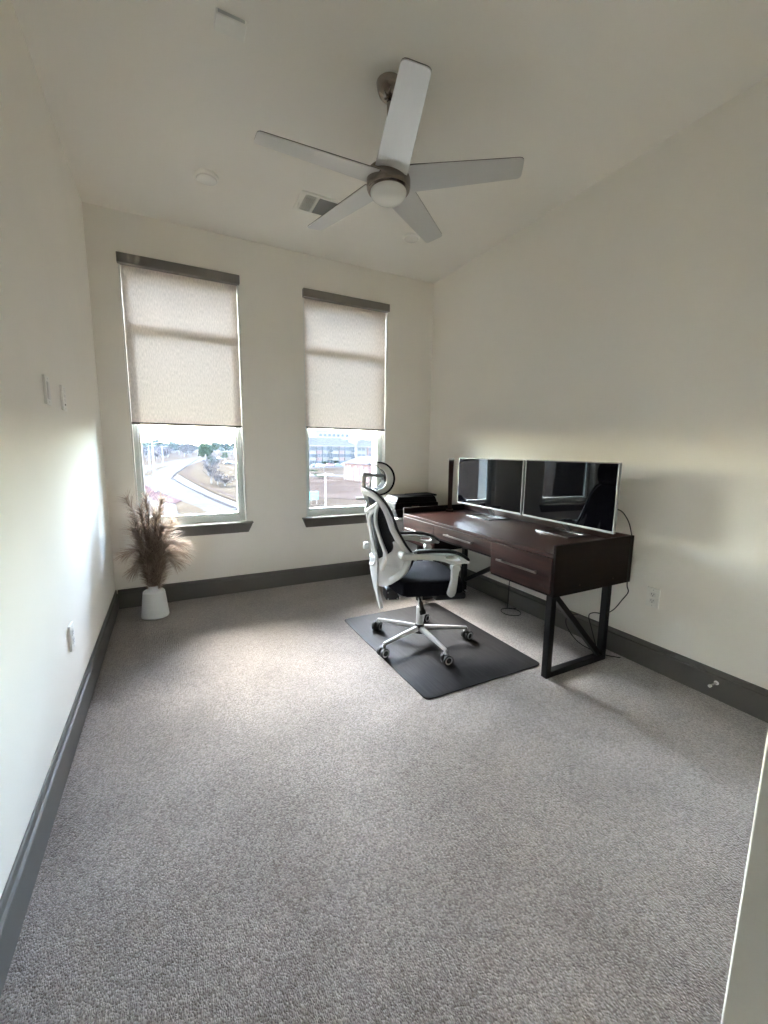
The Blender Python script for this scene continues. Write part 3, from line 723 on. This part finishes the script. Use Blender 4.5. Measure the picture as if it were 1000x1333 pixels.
# lumbar ring and hook pieces
rib([(-.07, .66), (-.062, .60), (-.03, .572), (.03, .572), (.062, .60), (.07, .66)], .013, off=-.020, name='lumbar_ring')
MB().box((-.385, .04, .655), (-.352, .075, .70)).build('tilt_knob', 'chair_white', ch, bevel=.006)
# black mesh in front, with its dark border
rows = [(.45, .10), (.48, .155), (.52, .185), (.58, .200), (.66, .205), (.76, .200), (.86, .192), (.94, .180), (1.0, .155), (1.03, .125)]
shell(rows, 'chair_mesh', 'mesh_panel', .002, .022)
rib([(.165, .50), (.207, .58), (.216, .66), (.210, .76), (.202, .86), (.188, .95), (.160, 1.02), (.10, 1.057), (0, 1.066), (-.10, 1.057), (-.160, 1.02), (-.188, .95), (-.202, .86), (-.210, .76), (-.216, .66), (-.207, .58), (-.165, .50)], .008, off=.020, flat=1.0, name='mesh_border', m_='chair_pad')
# headrest
HX, HY = .0, .118
def arc(rx, rz, cxx, czz, a0, a1, n): return [(cxx+rx*math.cos(R(a0+(a1-a0)*k/n)), czz+rz*math.sin(R(a0+(a1-a0)*k/n))) for k in range(n+1)]
hc = (-.318, 1.133)
outer = arc(.092, .094, *hc, 92, -100, 22); inner = arc(.048, .064, hc[0]+.002, hc[1], -92, 84, 18); inner_far = arc(.080, .084, hc[0]+.002, hc[1], -96, 88, 18)
for s in (-1, 1):
    MB().prism(outer+(inner if s < 0 else inner_far), .022, plane='XZ', off=(HY-.011)*s - .011).build('headrest_frame', 'chair_white', ch, bevel=.005)
    bar_ = outer[-1]; tp = outer[0]
def hsheet(pr_, y0, y1, name, m_, bow=0.0):
    vs = []; ny = 10
    for a, b_ in pr_:
        for i in range(ny+1):
            u = -1+2*i/ny; vs.append((a - bow*(1-u*u), y0+(y1-y0)*i/ny, b_))
    k = ny+1
    return MB().add(vs, [(j*k+i, j*k+i+1, (j+1)*k+i+1, (j+1)*k+i) for j in range(len(pr_)-1) for i in range(ny)]).build(name, m_, ch)
o = hsheet(arc(.096, .098, *hc, 88, -94, 22), -HY-.004, HY+.004, 'headrest_mesh', 'chair_fabric', .012)
hsheet(arc(.062, .074, *hc, 80, -86, 18), -HY+.012, HY-.012, 'headrest_lining', 'chair_fabric', .010)
so = o.modifiers.new('thick', 'SOLIDIFY'); so.thickness = .006; so.offset = 1
for a, b_ in ((outer[0], 1), (outer[-1], -1)):
    MB().tube([(a[0]+.004, -HY+.004, a[1]-.011*b_), (a[0]-.008, 0, a[1]-.011*b_), (a[0]+.004, HY-.004, a[1]-.011*b_)], .011, 10).build('headrest_bar', 'chair_white', ch)
MB().tube(catmull([(-.352, 0, .985), (-.384, 0, 1.02), (-.393, 0, 1.09), (-.394, 0, 1.150)], 8), [.022]*6+[.017]*19, 12, True, .8).build('headrest_post', 'chair_white', ch)
MB().tube([(-.396, 0, 1.150), (-.33, 0, 1.148), (-.262, 0, 1.142)], [.013, .011, .014], 12).build('headrest_arm', 'chair_white', ch)
MB().tube([(-.345, 0, 1.148), (-.350, .004, 1.10), (-.356, .004, 1.052)], .008, 8).build('headrest_strut', 'chair_white', ch)
MB().bar((-.365, 0, 1.0), (-.440, .02, .998), .03, .016).build('height_clip', 'chair_white', ch, bevel=.004)
# seat
mb = MB(); NX, NY = 22, 22; vs = []
def seat_pt(i, j, top):
    u = -1+2*i/NX; v = -1+2*j/NY
    f_ = math.sqrt(max(0, 1 - .5*v*v)); g_ = math.sqrt(max(0, 1 - .5*u*u))
    x = .012 + .243*u*(.62+.38*f_**2 if abs(u) > 0 else 1); y = .258*v*(.80+.20*g_**2)
    ed = max(abs(u), abs(v)); e4 = (abs(u)**8+abs(v)**8)
    dome = max(0, 1-e4*.5)
    if top: z = .470 + .034*dome**.6 + .010*abs(v)**2 - .018*max(0, u-.5)**2*4
    else: z = .408 + .006*(1-dome)
    return (x, y, z)
T_ = [seat_pt(i, j, True) for j in range(NY+1) for i in range(NX+1)]; B_ = [seat_pt(i, j, False) for j in range(NY+1) for i in range(NX+1)]
k = NX+1; n = len(T_)
fs = [(j*k+i, j*k+i+1, (j+1)*k+i+1, (j+1)*k+i) for j in range(NY) for i in range(NX)]
fs += [tuple(n+q for q in reversed(f)) for f in list(fs)]
rim = [i for i in range(k)] + [j*k+NX for j in range(1, k)] + [NY*k+i for i in range(NX-1, -1, -1)] + [j*k for j in range(NY-1, 0, -1)]
fs += [(rim[i], rim[(i+1) % len(rim)], n+rim[(i+1) % len(rim)], n+rim[i]) for i in range(len(rim))]
o = MB().add(T_+B_, fs).build('seat', 'chair_fabric', ch, bevel=.012, seg=3, angle=75)
box('seat_plate', (-.19, -.17, .392), (.19, .17, .4075), 'chair_white', ch, .003)
o = box('footrest', (.045, -.175, .348), (.262, .175, .392), 'chair_pad', ch, .016)
MB().box((.255, -.178, .400), (.266, -.150, .406)).build('footrest_tab', 'ring_grey', ch, bevel=.001)
box('mechanism', (-.12, -.075, .345), (.10, .075, .391), 'black_plastic', ch, .008)
pb = box('back_bracket', (-.250, -.060, .330), (-.160, .060, .400), 'black_plastic', ch, .004)
for x in (-.238, -.175):
    for z in (.338, .382):
        MB().lathe([(.005, -.0612), (.004, -.064)], 10, (x, 0, z), 'Y').build('bolt', 'ring_grey', pb)
for y, x in ((-.09, -.045), (.09, .02)):
    MB().tube(catmull([(x, y*.7, .385), (x+.005, y*1.4, .350), (x+.015, y*1.7, .29), (x+.02, y*1.75, .26)], 6), [.008]*8+[.014]*5+[.022]*6, 8, True, .5).build('lever', 'black_plastic', ch)
# gas lift and five-star base
MB().lathe([(.024, .085), (.024, .25), (.015, .2505), (.015, .345)], 24).build('gas_lift', 'chair_pole', ch)
MB().lathe([(.030, .062), (.034, .070), (.034, .118), (.028, .128)], 24).build('hub', 'black_plastic', ch)
A0 = -92.7+72*5+16
for kq in range(5):
    a = R(A0+72*kq); d = Vector((math.cos(a), math.sin(a), 0)); sdn = Vector((-d.y, d.x, 0))
    vs = []; prof_ = [(.030, .098, .018, .018), (.12, .0965, .0155, .0145), (.24, .090, .0125, .0115), (.328, .084, .0105, .010), (.336, .083, .009, .009)]
    for r_, z, hw, hh in prof_:
        for qa, qb in ((-1, -.6), (-.7, -1), (.7, -1), (1, -.6), (1, .3), (.55, 1), (-.55, 1), (-1, .3)):
            vs.append(d*r_ + sdn*hw*qa + Vector((0, 0, z+hh*qb)))
    n = len(prof_)
    fs = [(8*i+q, 8*i+(q+1) % 8, 8*i+8+(q+1) % 8, 8*i+8+q) for i in range(n-1) for q in range(8)] + [tuple(range(8)), tuple(range(8*n-1, 8*n-9, -1))]
    ar = MB().add(vs, fs).build('base_arm', 'chair_white', ch, angle=50)
    MB().lathe([(.0115, .058), (.0115, .084)], 14, tuple(d*.330)).build('caster_socket', 'chair_white', ar)
    cs = bpy.data.objects.new('caster', None)
    wa = a + R(random.Random(kq+3).uniform(-25, 25)) if False else R(-74 + 16 + (kq*13) % 40 - 20)
    body = MB()
    ax = Vector((math.cos(wa), math.sin(wa), 0)); cen = d*.3405 + Vector((0, 0, .0316))
    body.box((-.010, -.008, .0), (.010, .008, .030))
    for v in body.v: v.rotate(Matrix.Rotation(wa, 3, 'Z'))
    body.v = [v + cen for v in body.v]
    cob = body.build('caster', 'black_plastic', ch, bevel=.003)
    for s in (-1, 1):
        wm = MB().lathe([(.022, -.010), (.0305, -.0085), (.0315, 0), (.0305, .0085), (.022, .010)], 28, (0, 0, 0), 'X')
        rg = MB().lathe([(.0255, s*.0090), (.0255, s*.0108), (.0175, s*.0112), (.0175, s*.0092)], 28, (0, 0, 0), 'X')
        rg.f = rg.f[:-2]
        for q in (wm, rg):
            for v in q.v: v.rotate(Matrix.Rotation(wa, 3, 'Z'))
            q.v = [v + cen + ax*s*.020 for v in q.v]
        wo = wm.build('wheel', 'chair_pad', cob); rg.build('wheel_ring', 'ring_grey', cob)
# arms
for s in (-1, 1):
    y0 = s*.285
    top = [(-.205, .698), (-.15, .700), (-.06, .694), (.04, .690), (.11, .684), (.17, .666), (.222, .634)]
    bot = [(.214, .622), (.185, .626), (.155, .622), (.13, .616), (.10, .622), (.06, .640), (0, .654), (-.08, .660), (-.16, .660), (-.20, .664), (-.214, .680)]
    slot = [(.06, .668), (.075, .655), (.105, .648), (.14, .646), (.158, .652), (.15, .664), (.12, .672), (.085, .675)]
    mb = MB().prism(top+bot, .040, [slot], 'XZ', y0-.020)
    arm = mb.build('armrest', 'chair_white', ch, bevel=.006)
    pt = catmull([(-.135, y0, .703), (-.08, y0, .709), (.02, y0, .708), (.10, y0, .701), (.165, y0, .680), (.222, y0, .641)], 8)
    MB().tube(pt, [.008]+[.017]*3+[.030]*(len(pt)-7)+[.026, .020, .010], 14, True, .36, up=(0, 0, 1)).build('arm_pad', 'chair_pad', arm)
    MB().lathe([(.027, -.023), (.027, .023)], 28, (.132, y0, .598), 'Y').build('pivot', 'chair_white', arm, bevel=.003)
    MB().lathe([(.016, -.0245), (.016, .0245)], 24, (.132, y0, .598), 'Y').build('pivot_cap', 'ring_grey', arm, bevel=.002)
    MB().prism([(.108, .592), (.156, .592), (.150, .54), (.146, .49), (.140, .445), (.130, .422), (.112, .412), (.094, .418), (.085, .435), (.095, .47), (.108, .52)], .032, plane='XZ', off=y0-.016).build('arm_support', 'chair_white', arm, bevel=.008, seg=3)
    MB().tube([(-.185, s*.190, .672), (-.188, s*.29, .680)], .026, 18).build('arm_joint', 'chair_white', arm, bevel=.004)

# ------------------------------------------------------------------ outdoors
GZ = -6.7
def G(px, py, dz=0.0):
    p_ = onz(px, py, GZ + dz); return (p_.x, p_.y, GZ + dz)
me = MB()
N = 48; vs = []; fs = []
xsn = [-3000 + 6000*i/N for i in range(N+1)]; ysn = [-400 + 30*j if j < 10 else -100 + 4600*((j-10)/(N-10))**1.8 for j in range(N+1)]
def hz(x, y):
    r_ = math.hypot(x, y)
    if r_ < 420: return GZ
    u = (r_-420)/2000; s_ = min(1, max(0, u))
    return GZ + 26*s_**1.2*(.75+.25*math.sin(x*.004+1)*math.cos(y*.003))
for y in ysn:
    for x in xsn: vs.append((x, y, hz(x, y)))
fs = [(j*(N+1)+i, j*(N+1)+i+1, (j+1)*(N+1)+i+1, (j+1)*(N+1)+i) for j in range(N) for i in range(N)]
struct(MB().add(vs, fs).build('ground', 'dry_grass'))
def sheet(name, px, m_, dz, extra=()):
    pts_ = [G(a, b_, dz) if not isinstance(a, str) else b_ for a, b_ in px]
    mb = MB().prism([(q[0], q[1]) for q in pts_], .02, plane='XY', off=GZ+dz-.02)
    return struct(mb.build(name, m_, smooth=False))
def LW(u, v): return (165+u/6.25, 540+v/6.25)      # crop of the left window
def RW(u, v): return (385+u/8.0, 545+v/8.0)        # crop of the right window
# curving street seen from the first window
road = [LW(*q) for q in ((-160, 430), (60, 432), (250, 398), (420, 366), (600, 342), (760, 318), (860, 300), (960, 296), (900, 322), (760, 344), (640, 366), (540, 398), (470, 430), (400, 470), (372, 505), (400, 535), (520, 600), (700, 688), (900, 768), (1300, 900), (1250, 1050), (900, 950), (640, 800), (430, 700), (300, 640), (150, 580), (-160, 470))]
sheet('road', road, 'concrete_road', .04)
sheet('road_median', [LW(*q) for q in ((125, 486), (150, 470), (250, 428), (350, 404), (350, 410), (260, 440), (210, 470), (200, 490))], 'lawn_tan', .16)
sheet('pavement', [LW(*q) for q in ((385, 503), (420, 488), (520, 545), (700, 640), (920, 725), (1300, 850), (1300, 885), (905, 758), (700, 676), (500, 585), (400, 528))], 'concrete_walk', .14)
sheet('lawn', [LW(*q) for q in ((430, 484), (470, 455), (540, 418), (640, 380), (900, 420), (1300, 520), (1300, 830), (930, 715), (705, 630), (525, 538))], 'lawn_tan', .10)
sheet('path', [LW(*q) for q in ((440, 486), (500, 440), (545, 420), (560, 424), (520, 450), (500, 480), (560, 520), (700, 590), (900, 668), (1200, 760), (1200, 775), (900, 684), (690, 604), (540, 530))], 'bare_soil', .13)
sheet('brick_pavement', [LW(*q) for q in ((-100, 500), (130, 555), (250, 628), (450, 696), (400, 722), (220, 690), (120, 600), (-100, 560))], 'red_paver', .12)
sheet('verge', [LW(*q) for q in ((405, 724), (455, 700), (560, 740), (680, 800), (760, 850), (500, 850), (420, 790))], 'lawn_tan', .11)
sheet('plaza', [LW(*q) for q in ((-100, 570), (115, 606), (215, 694), (395, 726), (415, 795), (470, 850), (300, 1000), (-300, 1000))], 'concrete_walk', .10)
# kerb line along the street
kp = [LW(*q) for q in ((600, 345), (470, 430), (372, 505), (400, 535), (520, 600), (700, 688), (900, 768))]
kq_ = catmull([G(a, b_, .1) for a, b_ in kp], 6)
struct(MB().tube(kq_, .16, 4).build('kerb', 'kerb'))
# grounds seen from the second window
sheet('car_park', [RW(*q) for q in ((-100, 478), (900, 470), (900, 500), (-100, 516))], 'asphalt', .05)
sheet('bare_lot', [RW(*q) for q in ((-100, 640), (300, 600), (900, 640), (1100, 800), (1000, 860), (-200, 800))], 'bare_soil', .06)
sheet('site_pavement', [RW(*q) for q in ((-100, 575), (500, 585), (900, 600), (900, 622), (300, 596), (-100, 610))], 'concrete_walk', .09)

# --- apartment block
def apartment(px0, px1, y, floors, label, roof_h, bays, depth=16, fh=3.5):
    a = ony(px0, 590, y).x; b_ = ony(px1, 590, y).x; wd = b_-a
    g = thing('apartment_building', label, 'building', (a, y, GZ))
    hgt = floors*fh
    box('wall', (0, 0, 0), (wd, depth, hgt), 'stucco_white', g)
    ov = .7
    rf = MB().add([(-ov, -ov, hgt), (wd+ov, -ov, hgt), (wd+ov, depth+ov, hgt), (-ov, depth+ov, hgt), (depth*.35, depth/2, hgt+roof_h), (wd-depth*.35, depth/2, hgt+roof_h)],
                  [(0, 1, 5, 4), (1, 2, 5), (2, 3, 4, 5), (3, 0, 4), (3, 2, 1, 0)]).build('roof', 'shingle', g, smooth=False)
    box('fascia', (-ov+.02, -ov-.08, hgt-.35), (wd+ov-.02, -ov+.1, hgt-.02), 'stucco_white', g)
    bw = wd/bays
    wm = MB().box((-.9, -.10, 0), (.9, .12, 1.7)); fm = MB().box((-1.05, -.16, -.12), (1.05, -.02, 0)); 
    mul = MB().box((-.06, -.15, 0), (.06, -.101, 1.7))
    first = None
    for i in range(bays):
        kind = i % 4
        x0 = i*bw
        if kind in (1, 2):
            box('bay', (x0+.25, -.9, 0), (x0+bw-.25, -.001, hgt-.4), 'brick_pink' if kind == 1 else 'stucco_grey', g)
        yy = -.9 if kind in (1, 2) else 0
        for f in range(floors):
            for q in ((.3, .7) if kind != 3 else (.5,)):
                xx = x0+bw*q; zz = f*fh+1.0
                if first is None:
                    first = wm.build('window', 'far_glass', g, smooth=False); o_ = first
                    s1 = fm.build('sill', 'stucco_white', o_, smooth=False); s2 = mul.build('mullion', 'stucco_white', o_, smooth=False)
                    first_s = (s1, s2)
                else:
                    o_ = first.copy(); COL.objects.link(o_)
                    for s_ in first_s:
                        c_ = s_.copy(); COL.objects.link(c_); c_.parent = o_
                o_.location = (xx, yy, zz); o_.scale = (1.0 if kind != 3 else 1.5, 1, 1 if kind != 3 else 1.2)
            if kind == 3:
                bl = box('balcony', (x0+.5, -1.5, f*fh+.05), (x0+bw-.5, -.001, f*fh+.22), 'stucco_white', g)
                MB().box((x0+.5, -1.5, f*fh+.2201), (x0+bw-.5, -1.44, f*fh+1.1)).build('railing', 'shingle', bl, smooth=False)
    return g
apartment(372, 462, 210, 3, 'long three storey apartment block with a grey hipped roof behind the dry field', 4.4, 12)
apartment(464, 560, 222, 3, 'three storey apartment wing with a grey hipped roof, beyond the longer block', 4.4, 8)
# taller pale block behind
a_ = ony(412, 590, 268).x; b2 = ony(459, 590, 268).x; zt = ony(430, 562, 268).z
tb = thing('office_building', 'pale flat roofed tall building rising behind the apartment roofs', 'building', (a_, 268, GZ))
box('wall', (0, 0, 0), (b2-a_, 18, zt-GZ), 'stucco_white', tb); box('parapet', (-.3, -.3, zt-GZ), (b2-a_+.3, 18.3, zt-GZ+.8), 'stucco_grey', tb)
for i in range(7):
    for f in range(2): box('window', (2+i*(b2-a_-4)/7, -.12, zt-GZ-3.2-3.6*f), (2+i*(b2-a_-4)/7+2.0, -.001, zt-GZ-1.5-3.6*f), 'far_glass', tb)
# low brick garage
gp = Vector(G(*RW(505, 632))); gq = Vector(G(*RW(690, 660))); gx = gq.x-gp.x
gb = thing('brick_garage', 'low brick garage with white door frames at the edge of the dry field', 'building', tuple(gp), math.atan2(gq.y-gp.y, gq.x-gp.x))
gl_ = (gq-gp).length
box('wall', (0, 0, 0), (gl_*1.3, 9, 4.6), 'brick_pink', gb)
MB().add([(-.5, -.5, 4.6), (gl_*1.3+.5, -.5, 4.6), (gl_*1.3+.5, 9.5, 4.6), (-.5, 9.5, 4.6), (1, 4.5, 6.6), (gl_*1.3-1, 4.5, 6.6)], [(0, 1, 5, 4), (1, 2, 5), (2, 3, 4, 5), (3, 0, 4), (3, 2, 1, 0)]).build('roof', 'shingle', gb, smooth=False)
for i in range(4):
    x = 1.0+i*gl_*1.3/4; d_ = box('garage_door', (x, -.1, 0), (x+gl_*1.3/4-2, -.001, 3.4), 'stucco_grey', gb); box('door_frame', (x-.7, -.2, 0), (x-.001, -.001, 4.2), 'stucco_white', d_)

# --- trees
def leafy(mb, c, rx, rz, n, size, rn, flat=1.0):
    for _ in range(n):
        while True:
            q = Vector((rn.uniform(-1, 1), rn.uniform(-1, 1), rn.uniform(-1, 1)))
            if .25 < q.length < 1: break
        q = q * (1 - .25*rn.random()); p_ = c + Vector((q.x*rx, q.y*rx, q.z*rz))
        u = Vector((rn.gauss(0, 1), rn.gauss(0, 1), rn.gauss(0, 1))).normalized(); v = u.orthogonal().normalized(); s_ = size*rn.uniform(.5, 1.3)
        mb.add([p_-u*s_-v*s_*.6, p_+u*s_-v*s_*.5, p_+v*s_*.9], [(0, 1, 2)])
TREES = {}
def tree(kind, loc, h, wdt, seed, label, group):
    key = (kind, seed % 3)
    g = thing('tree', label, 'tree', loc, seed*1.3, group)
    if key not in TREES:
        rn = random.Random(hash(kind) % 97 + seed if False else len(kind)*7 + seed % 3)
        tk = MB().tube([(0, 0, 0), (.01, 0, .25), (.0, .01, .5)], [.035, .026, .014], 6)
        cr_ = MB()
        if kind == 'bare':
            for _ in range(46):
                a = rn.uniform(0, 6.28); z0 = rn.uniform(.16, .5); e1 = Vector((math.cos(a)*rn.uniform(.2, .5), math.sin(a)*rn.uniform(.2, .5), z0+rn.uniform(.15, .5)))
                cr_.tube([(0, 0, z0), e1*.6+Vector((0, 0, z0*.3)), e1], [.012, .007, .003], 3, False)
            leafy(cr_, Vector((0, 0, .62)), .46, .36, 420, .030, rn)
        else:
            for _ in range(9):
                c_ = Vector((rn.uniform(-.26, .26), rn.uniform(-.26, .26), rn.uniform(.42, .84)))
                leafy(cr_, c_, rn.uniform(.14, .26), rn.uniform(.10, .18), 75, .045, rn)
        a_o = tk.build('trunk', 'bark', g); b_o = cr_.build('crown', 'foliage_bare' if kind == 'bare' else 'foliage_dark', g, smooth=False)
        TREES[key] = (a_o, b_o)
    else:
        for s_ in TREES[key]:
            c_ = s_.copy(); COL.objects.link(c_); c_.parent = g
    g.scale = (wdt, wdt, h)
rn = random.Random(5)
k = 0
for i in range(54):      # evergreens along the ridge
    x_ = rn.uniform(168, 330); d_ = rn.uniform(560, 760); q = ony(x_, 586, d_)
    tree('green', (q.x, d_, hz(q.x, d_)-.3), rn.uniform(13, 21), rn.uniform(15, 26), k, 'dark evergreen tree on the distant ridge beyond the curving road', 'trees on the distant ridge'); k += 1
for i in range(48):      # bare trees along the far side of the road
    x_ = rn.uniform(165, 330); yy = 600 - (x_-165)*.075 + rn.uniform(-9, 1); q = G(x_, yy)
    tree('bare', (q[0], q[1], hz(q[0], q[1])-.2), rn.uniform(7, 11)*min(1.5, q[1]/330), rn.uniform(9, 14)*min(1.5, q[1]/330), k, 'bare leafless tree in the belt along the far side of the road', 'bare trees along the far road'); k += 1
for u, v, h_, w_, kd, lb in ((690, 560, 9.5, 6.5, 'bare', 'tall bare tree on the dry lawn inside the bend of the road'), (665, 500, 13, 8.5, 'green', 'dark green tree rising behind the bare tree inside the road bend'),
                     (800, 585, 3.5, 8, 'bare', 'low bare bush at the foot of the slope inside the road bend'), (740, 570, 4.5, 5, 'bare', 'small grey bush on the dry lawn beside the tall bare tree'),
                     (805, 378, 8, 9, 'green', 'round green tree beside the parked cars across the dry lawn')):
    q = G(*LW(u, v)); tree(kd, q, h_*.8, w_*.8, k, lb, None); k += 1
for u, v in ((205, 488), (300, 496), (400, 492)):
    q = G(*RW(u, v)); tree('green', q, 3.2, 5, k, 'low dark shrub in front of the apartment block', 'shrubs before the apartments'); k += 1
for u, v in ((190, 568), (265, 622)):
    q = G(*RW(u, v)); tree('green', q, 1.5, 6, k, 'low clipped shrub at the edge of the dry field', 'shrubs at the field edge'); k += 1

# --- poles and cars
def lamp_post(u, v, hgt, crop, label, grp=None):
    q = G(*crop(u, v)); g = thing('street_lamp', label, 'street lamp', q, .3, grp)
    MB().tube([(0, 0, 0), (0, 0, hgt)], [.14, .08], 8).build('pole', 'galvanised', g)
    MB().tube([(0, 0, hgt-.1), (1.2, 0, hgt+.2), (2.0, 0, hgt+.2)], .05, 6).build('arm', 'galvanised', g)
    box('lamp_head', (1.6, -.15, hgt+.10), (2.4, .15, hgt+.24), 'galvanised', g)
lamp_post(235, 630, 9.0, LW, 'tall grey street lamp on the red brick pavement beside the road')
lamp_post(190, 448, 9.0, LW, 'distant grey street lamp on the road median', None)
lamp_post(297, 412, 9.0, LW, 'farther grey street lamp beyond the road median', None)
q = G(*RW(313, 925)); g = thing('utility_pole', 'wooden utility pole with crossarm standing in the dry field', 'utility pole', q, .1)
MB().tube([(0, 0, 0), (0, 0, 4.9)], [.13, .09], 8).build('post', 'pole_wood', g)
box('crossarm', (-1.2, -.07, 4.55), (1.2, .07, 4.72), 'pole_wood', g)
q = G(*RW(170, 900)); g = thing('site_sign', 'small teal board on posts at the edge of the dry field', 'sign', q, .1)
box('board', (-1.0, -.04, .8), (1.0, .04, 2.0), 'sign_teal', g)
for s in (-1, 1): box('post', (s*.8-.04, .041, 0), (s*.8+.04, .12, 1.9), 'stucco_white', g)
def car(loc, rz, m_, label, grp):
    g = thing('parked_car', label, 'car', loc, rz, grp)
    MB().prism([(-2.2, .35), (2.2, .35), (2.25, .7), (2.1, .85), (1.2, .95), (.6, 1.42), (-1.1, 1.45), (-1.9, .98), (-2.2, .9)], 1.75, plane='XZ', off=-.875).build('body', m_, g, bevel=.06)
    MB().prism([(.98, .98), (.52, 1.36), (-1.02, 1.38), (-1.62, 1.0)], 1.77, plane='XZ', off=-.885).build('window', 'far_glass', g)
    for x in (-1.35, 1.4):
        for y in (-.82, .82): MB().lathe([(.32, -.11), (.32, .11)], 16, (x, y, .325), 'Y').build('wheel', 'tyre', g)
for i, (u, v, m_, lb) in enumerate(((215, 500, 'car_dark', 'dark car at the end of the row before the apartments, beside a white car'), (255, 502, 'car_white', 'white car parked between a dark and a red car before the apartments'), (350, 498, 'car_red', 'red car parked before the apartment block'), (440, 496, 'car_dark', 'dark car parked between a red and a white car before the apartments'), (520, 494, 'car_white', 'white car at the end of the row before the apartments'))):
    q = G(*RW(u, v), .06); car(q, .05, m_, lb, 'cars parked before the apartments')
for i, (u, v, m_, lb) in enumerate(((760, 360, 'car_white', 'lone white car parked beyond the dry lawn in the road bend'), (820, 400, 'car_dark', 'dark car parked beyond the dry lawn in the road bend'), (855, 398, 'car_white', 'white car parked next to the dark car beyond the lawn'))):
    q = G(*LW(u, v), .11); car(q, .4, m_, lb, 'cars parked beyond the lawn')

# ------------------------------------------------------------------ haze
mt = bpy.data.materials.new('haze'); mt.use_nodes = True; t = mt.node_tree
t.nodes.remove(t.nodes['Principled BSDF'])
pv = t.nodes.new('ShaderNodeVolumePrincipled'); pv.inputs['Color'].default_value = (.72, .82, 1.0, 1); pv.inputs['Density'].default_value = 3.0e-5
t.links.new(pv.outputs['Volume'], t.nodes['Material Output'].inputs['Volume']); MATS['haze'] = mt
hzb = MB().box((-3100, -450, -8.5), (3100, 4700, 45)).build('haze', 'haze', smooth=False); hzb['kind'] = 'stuff'
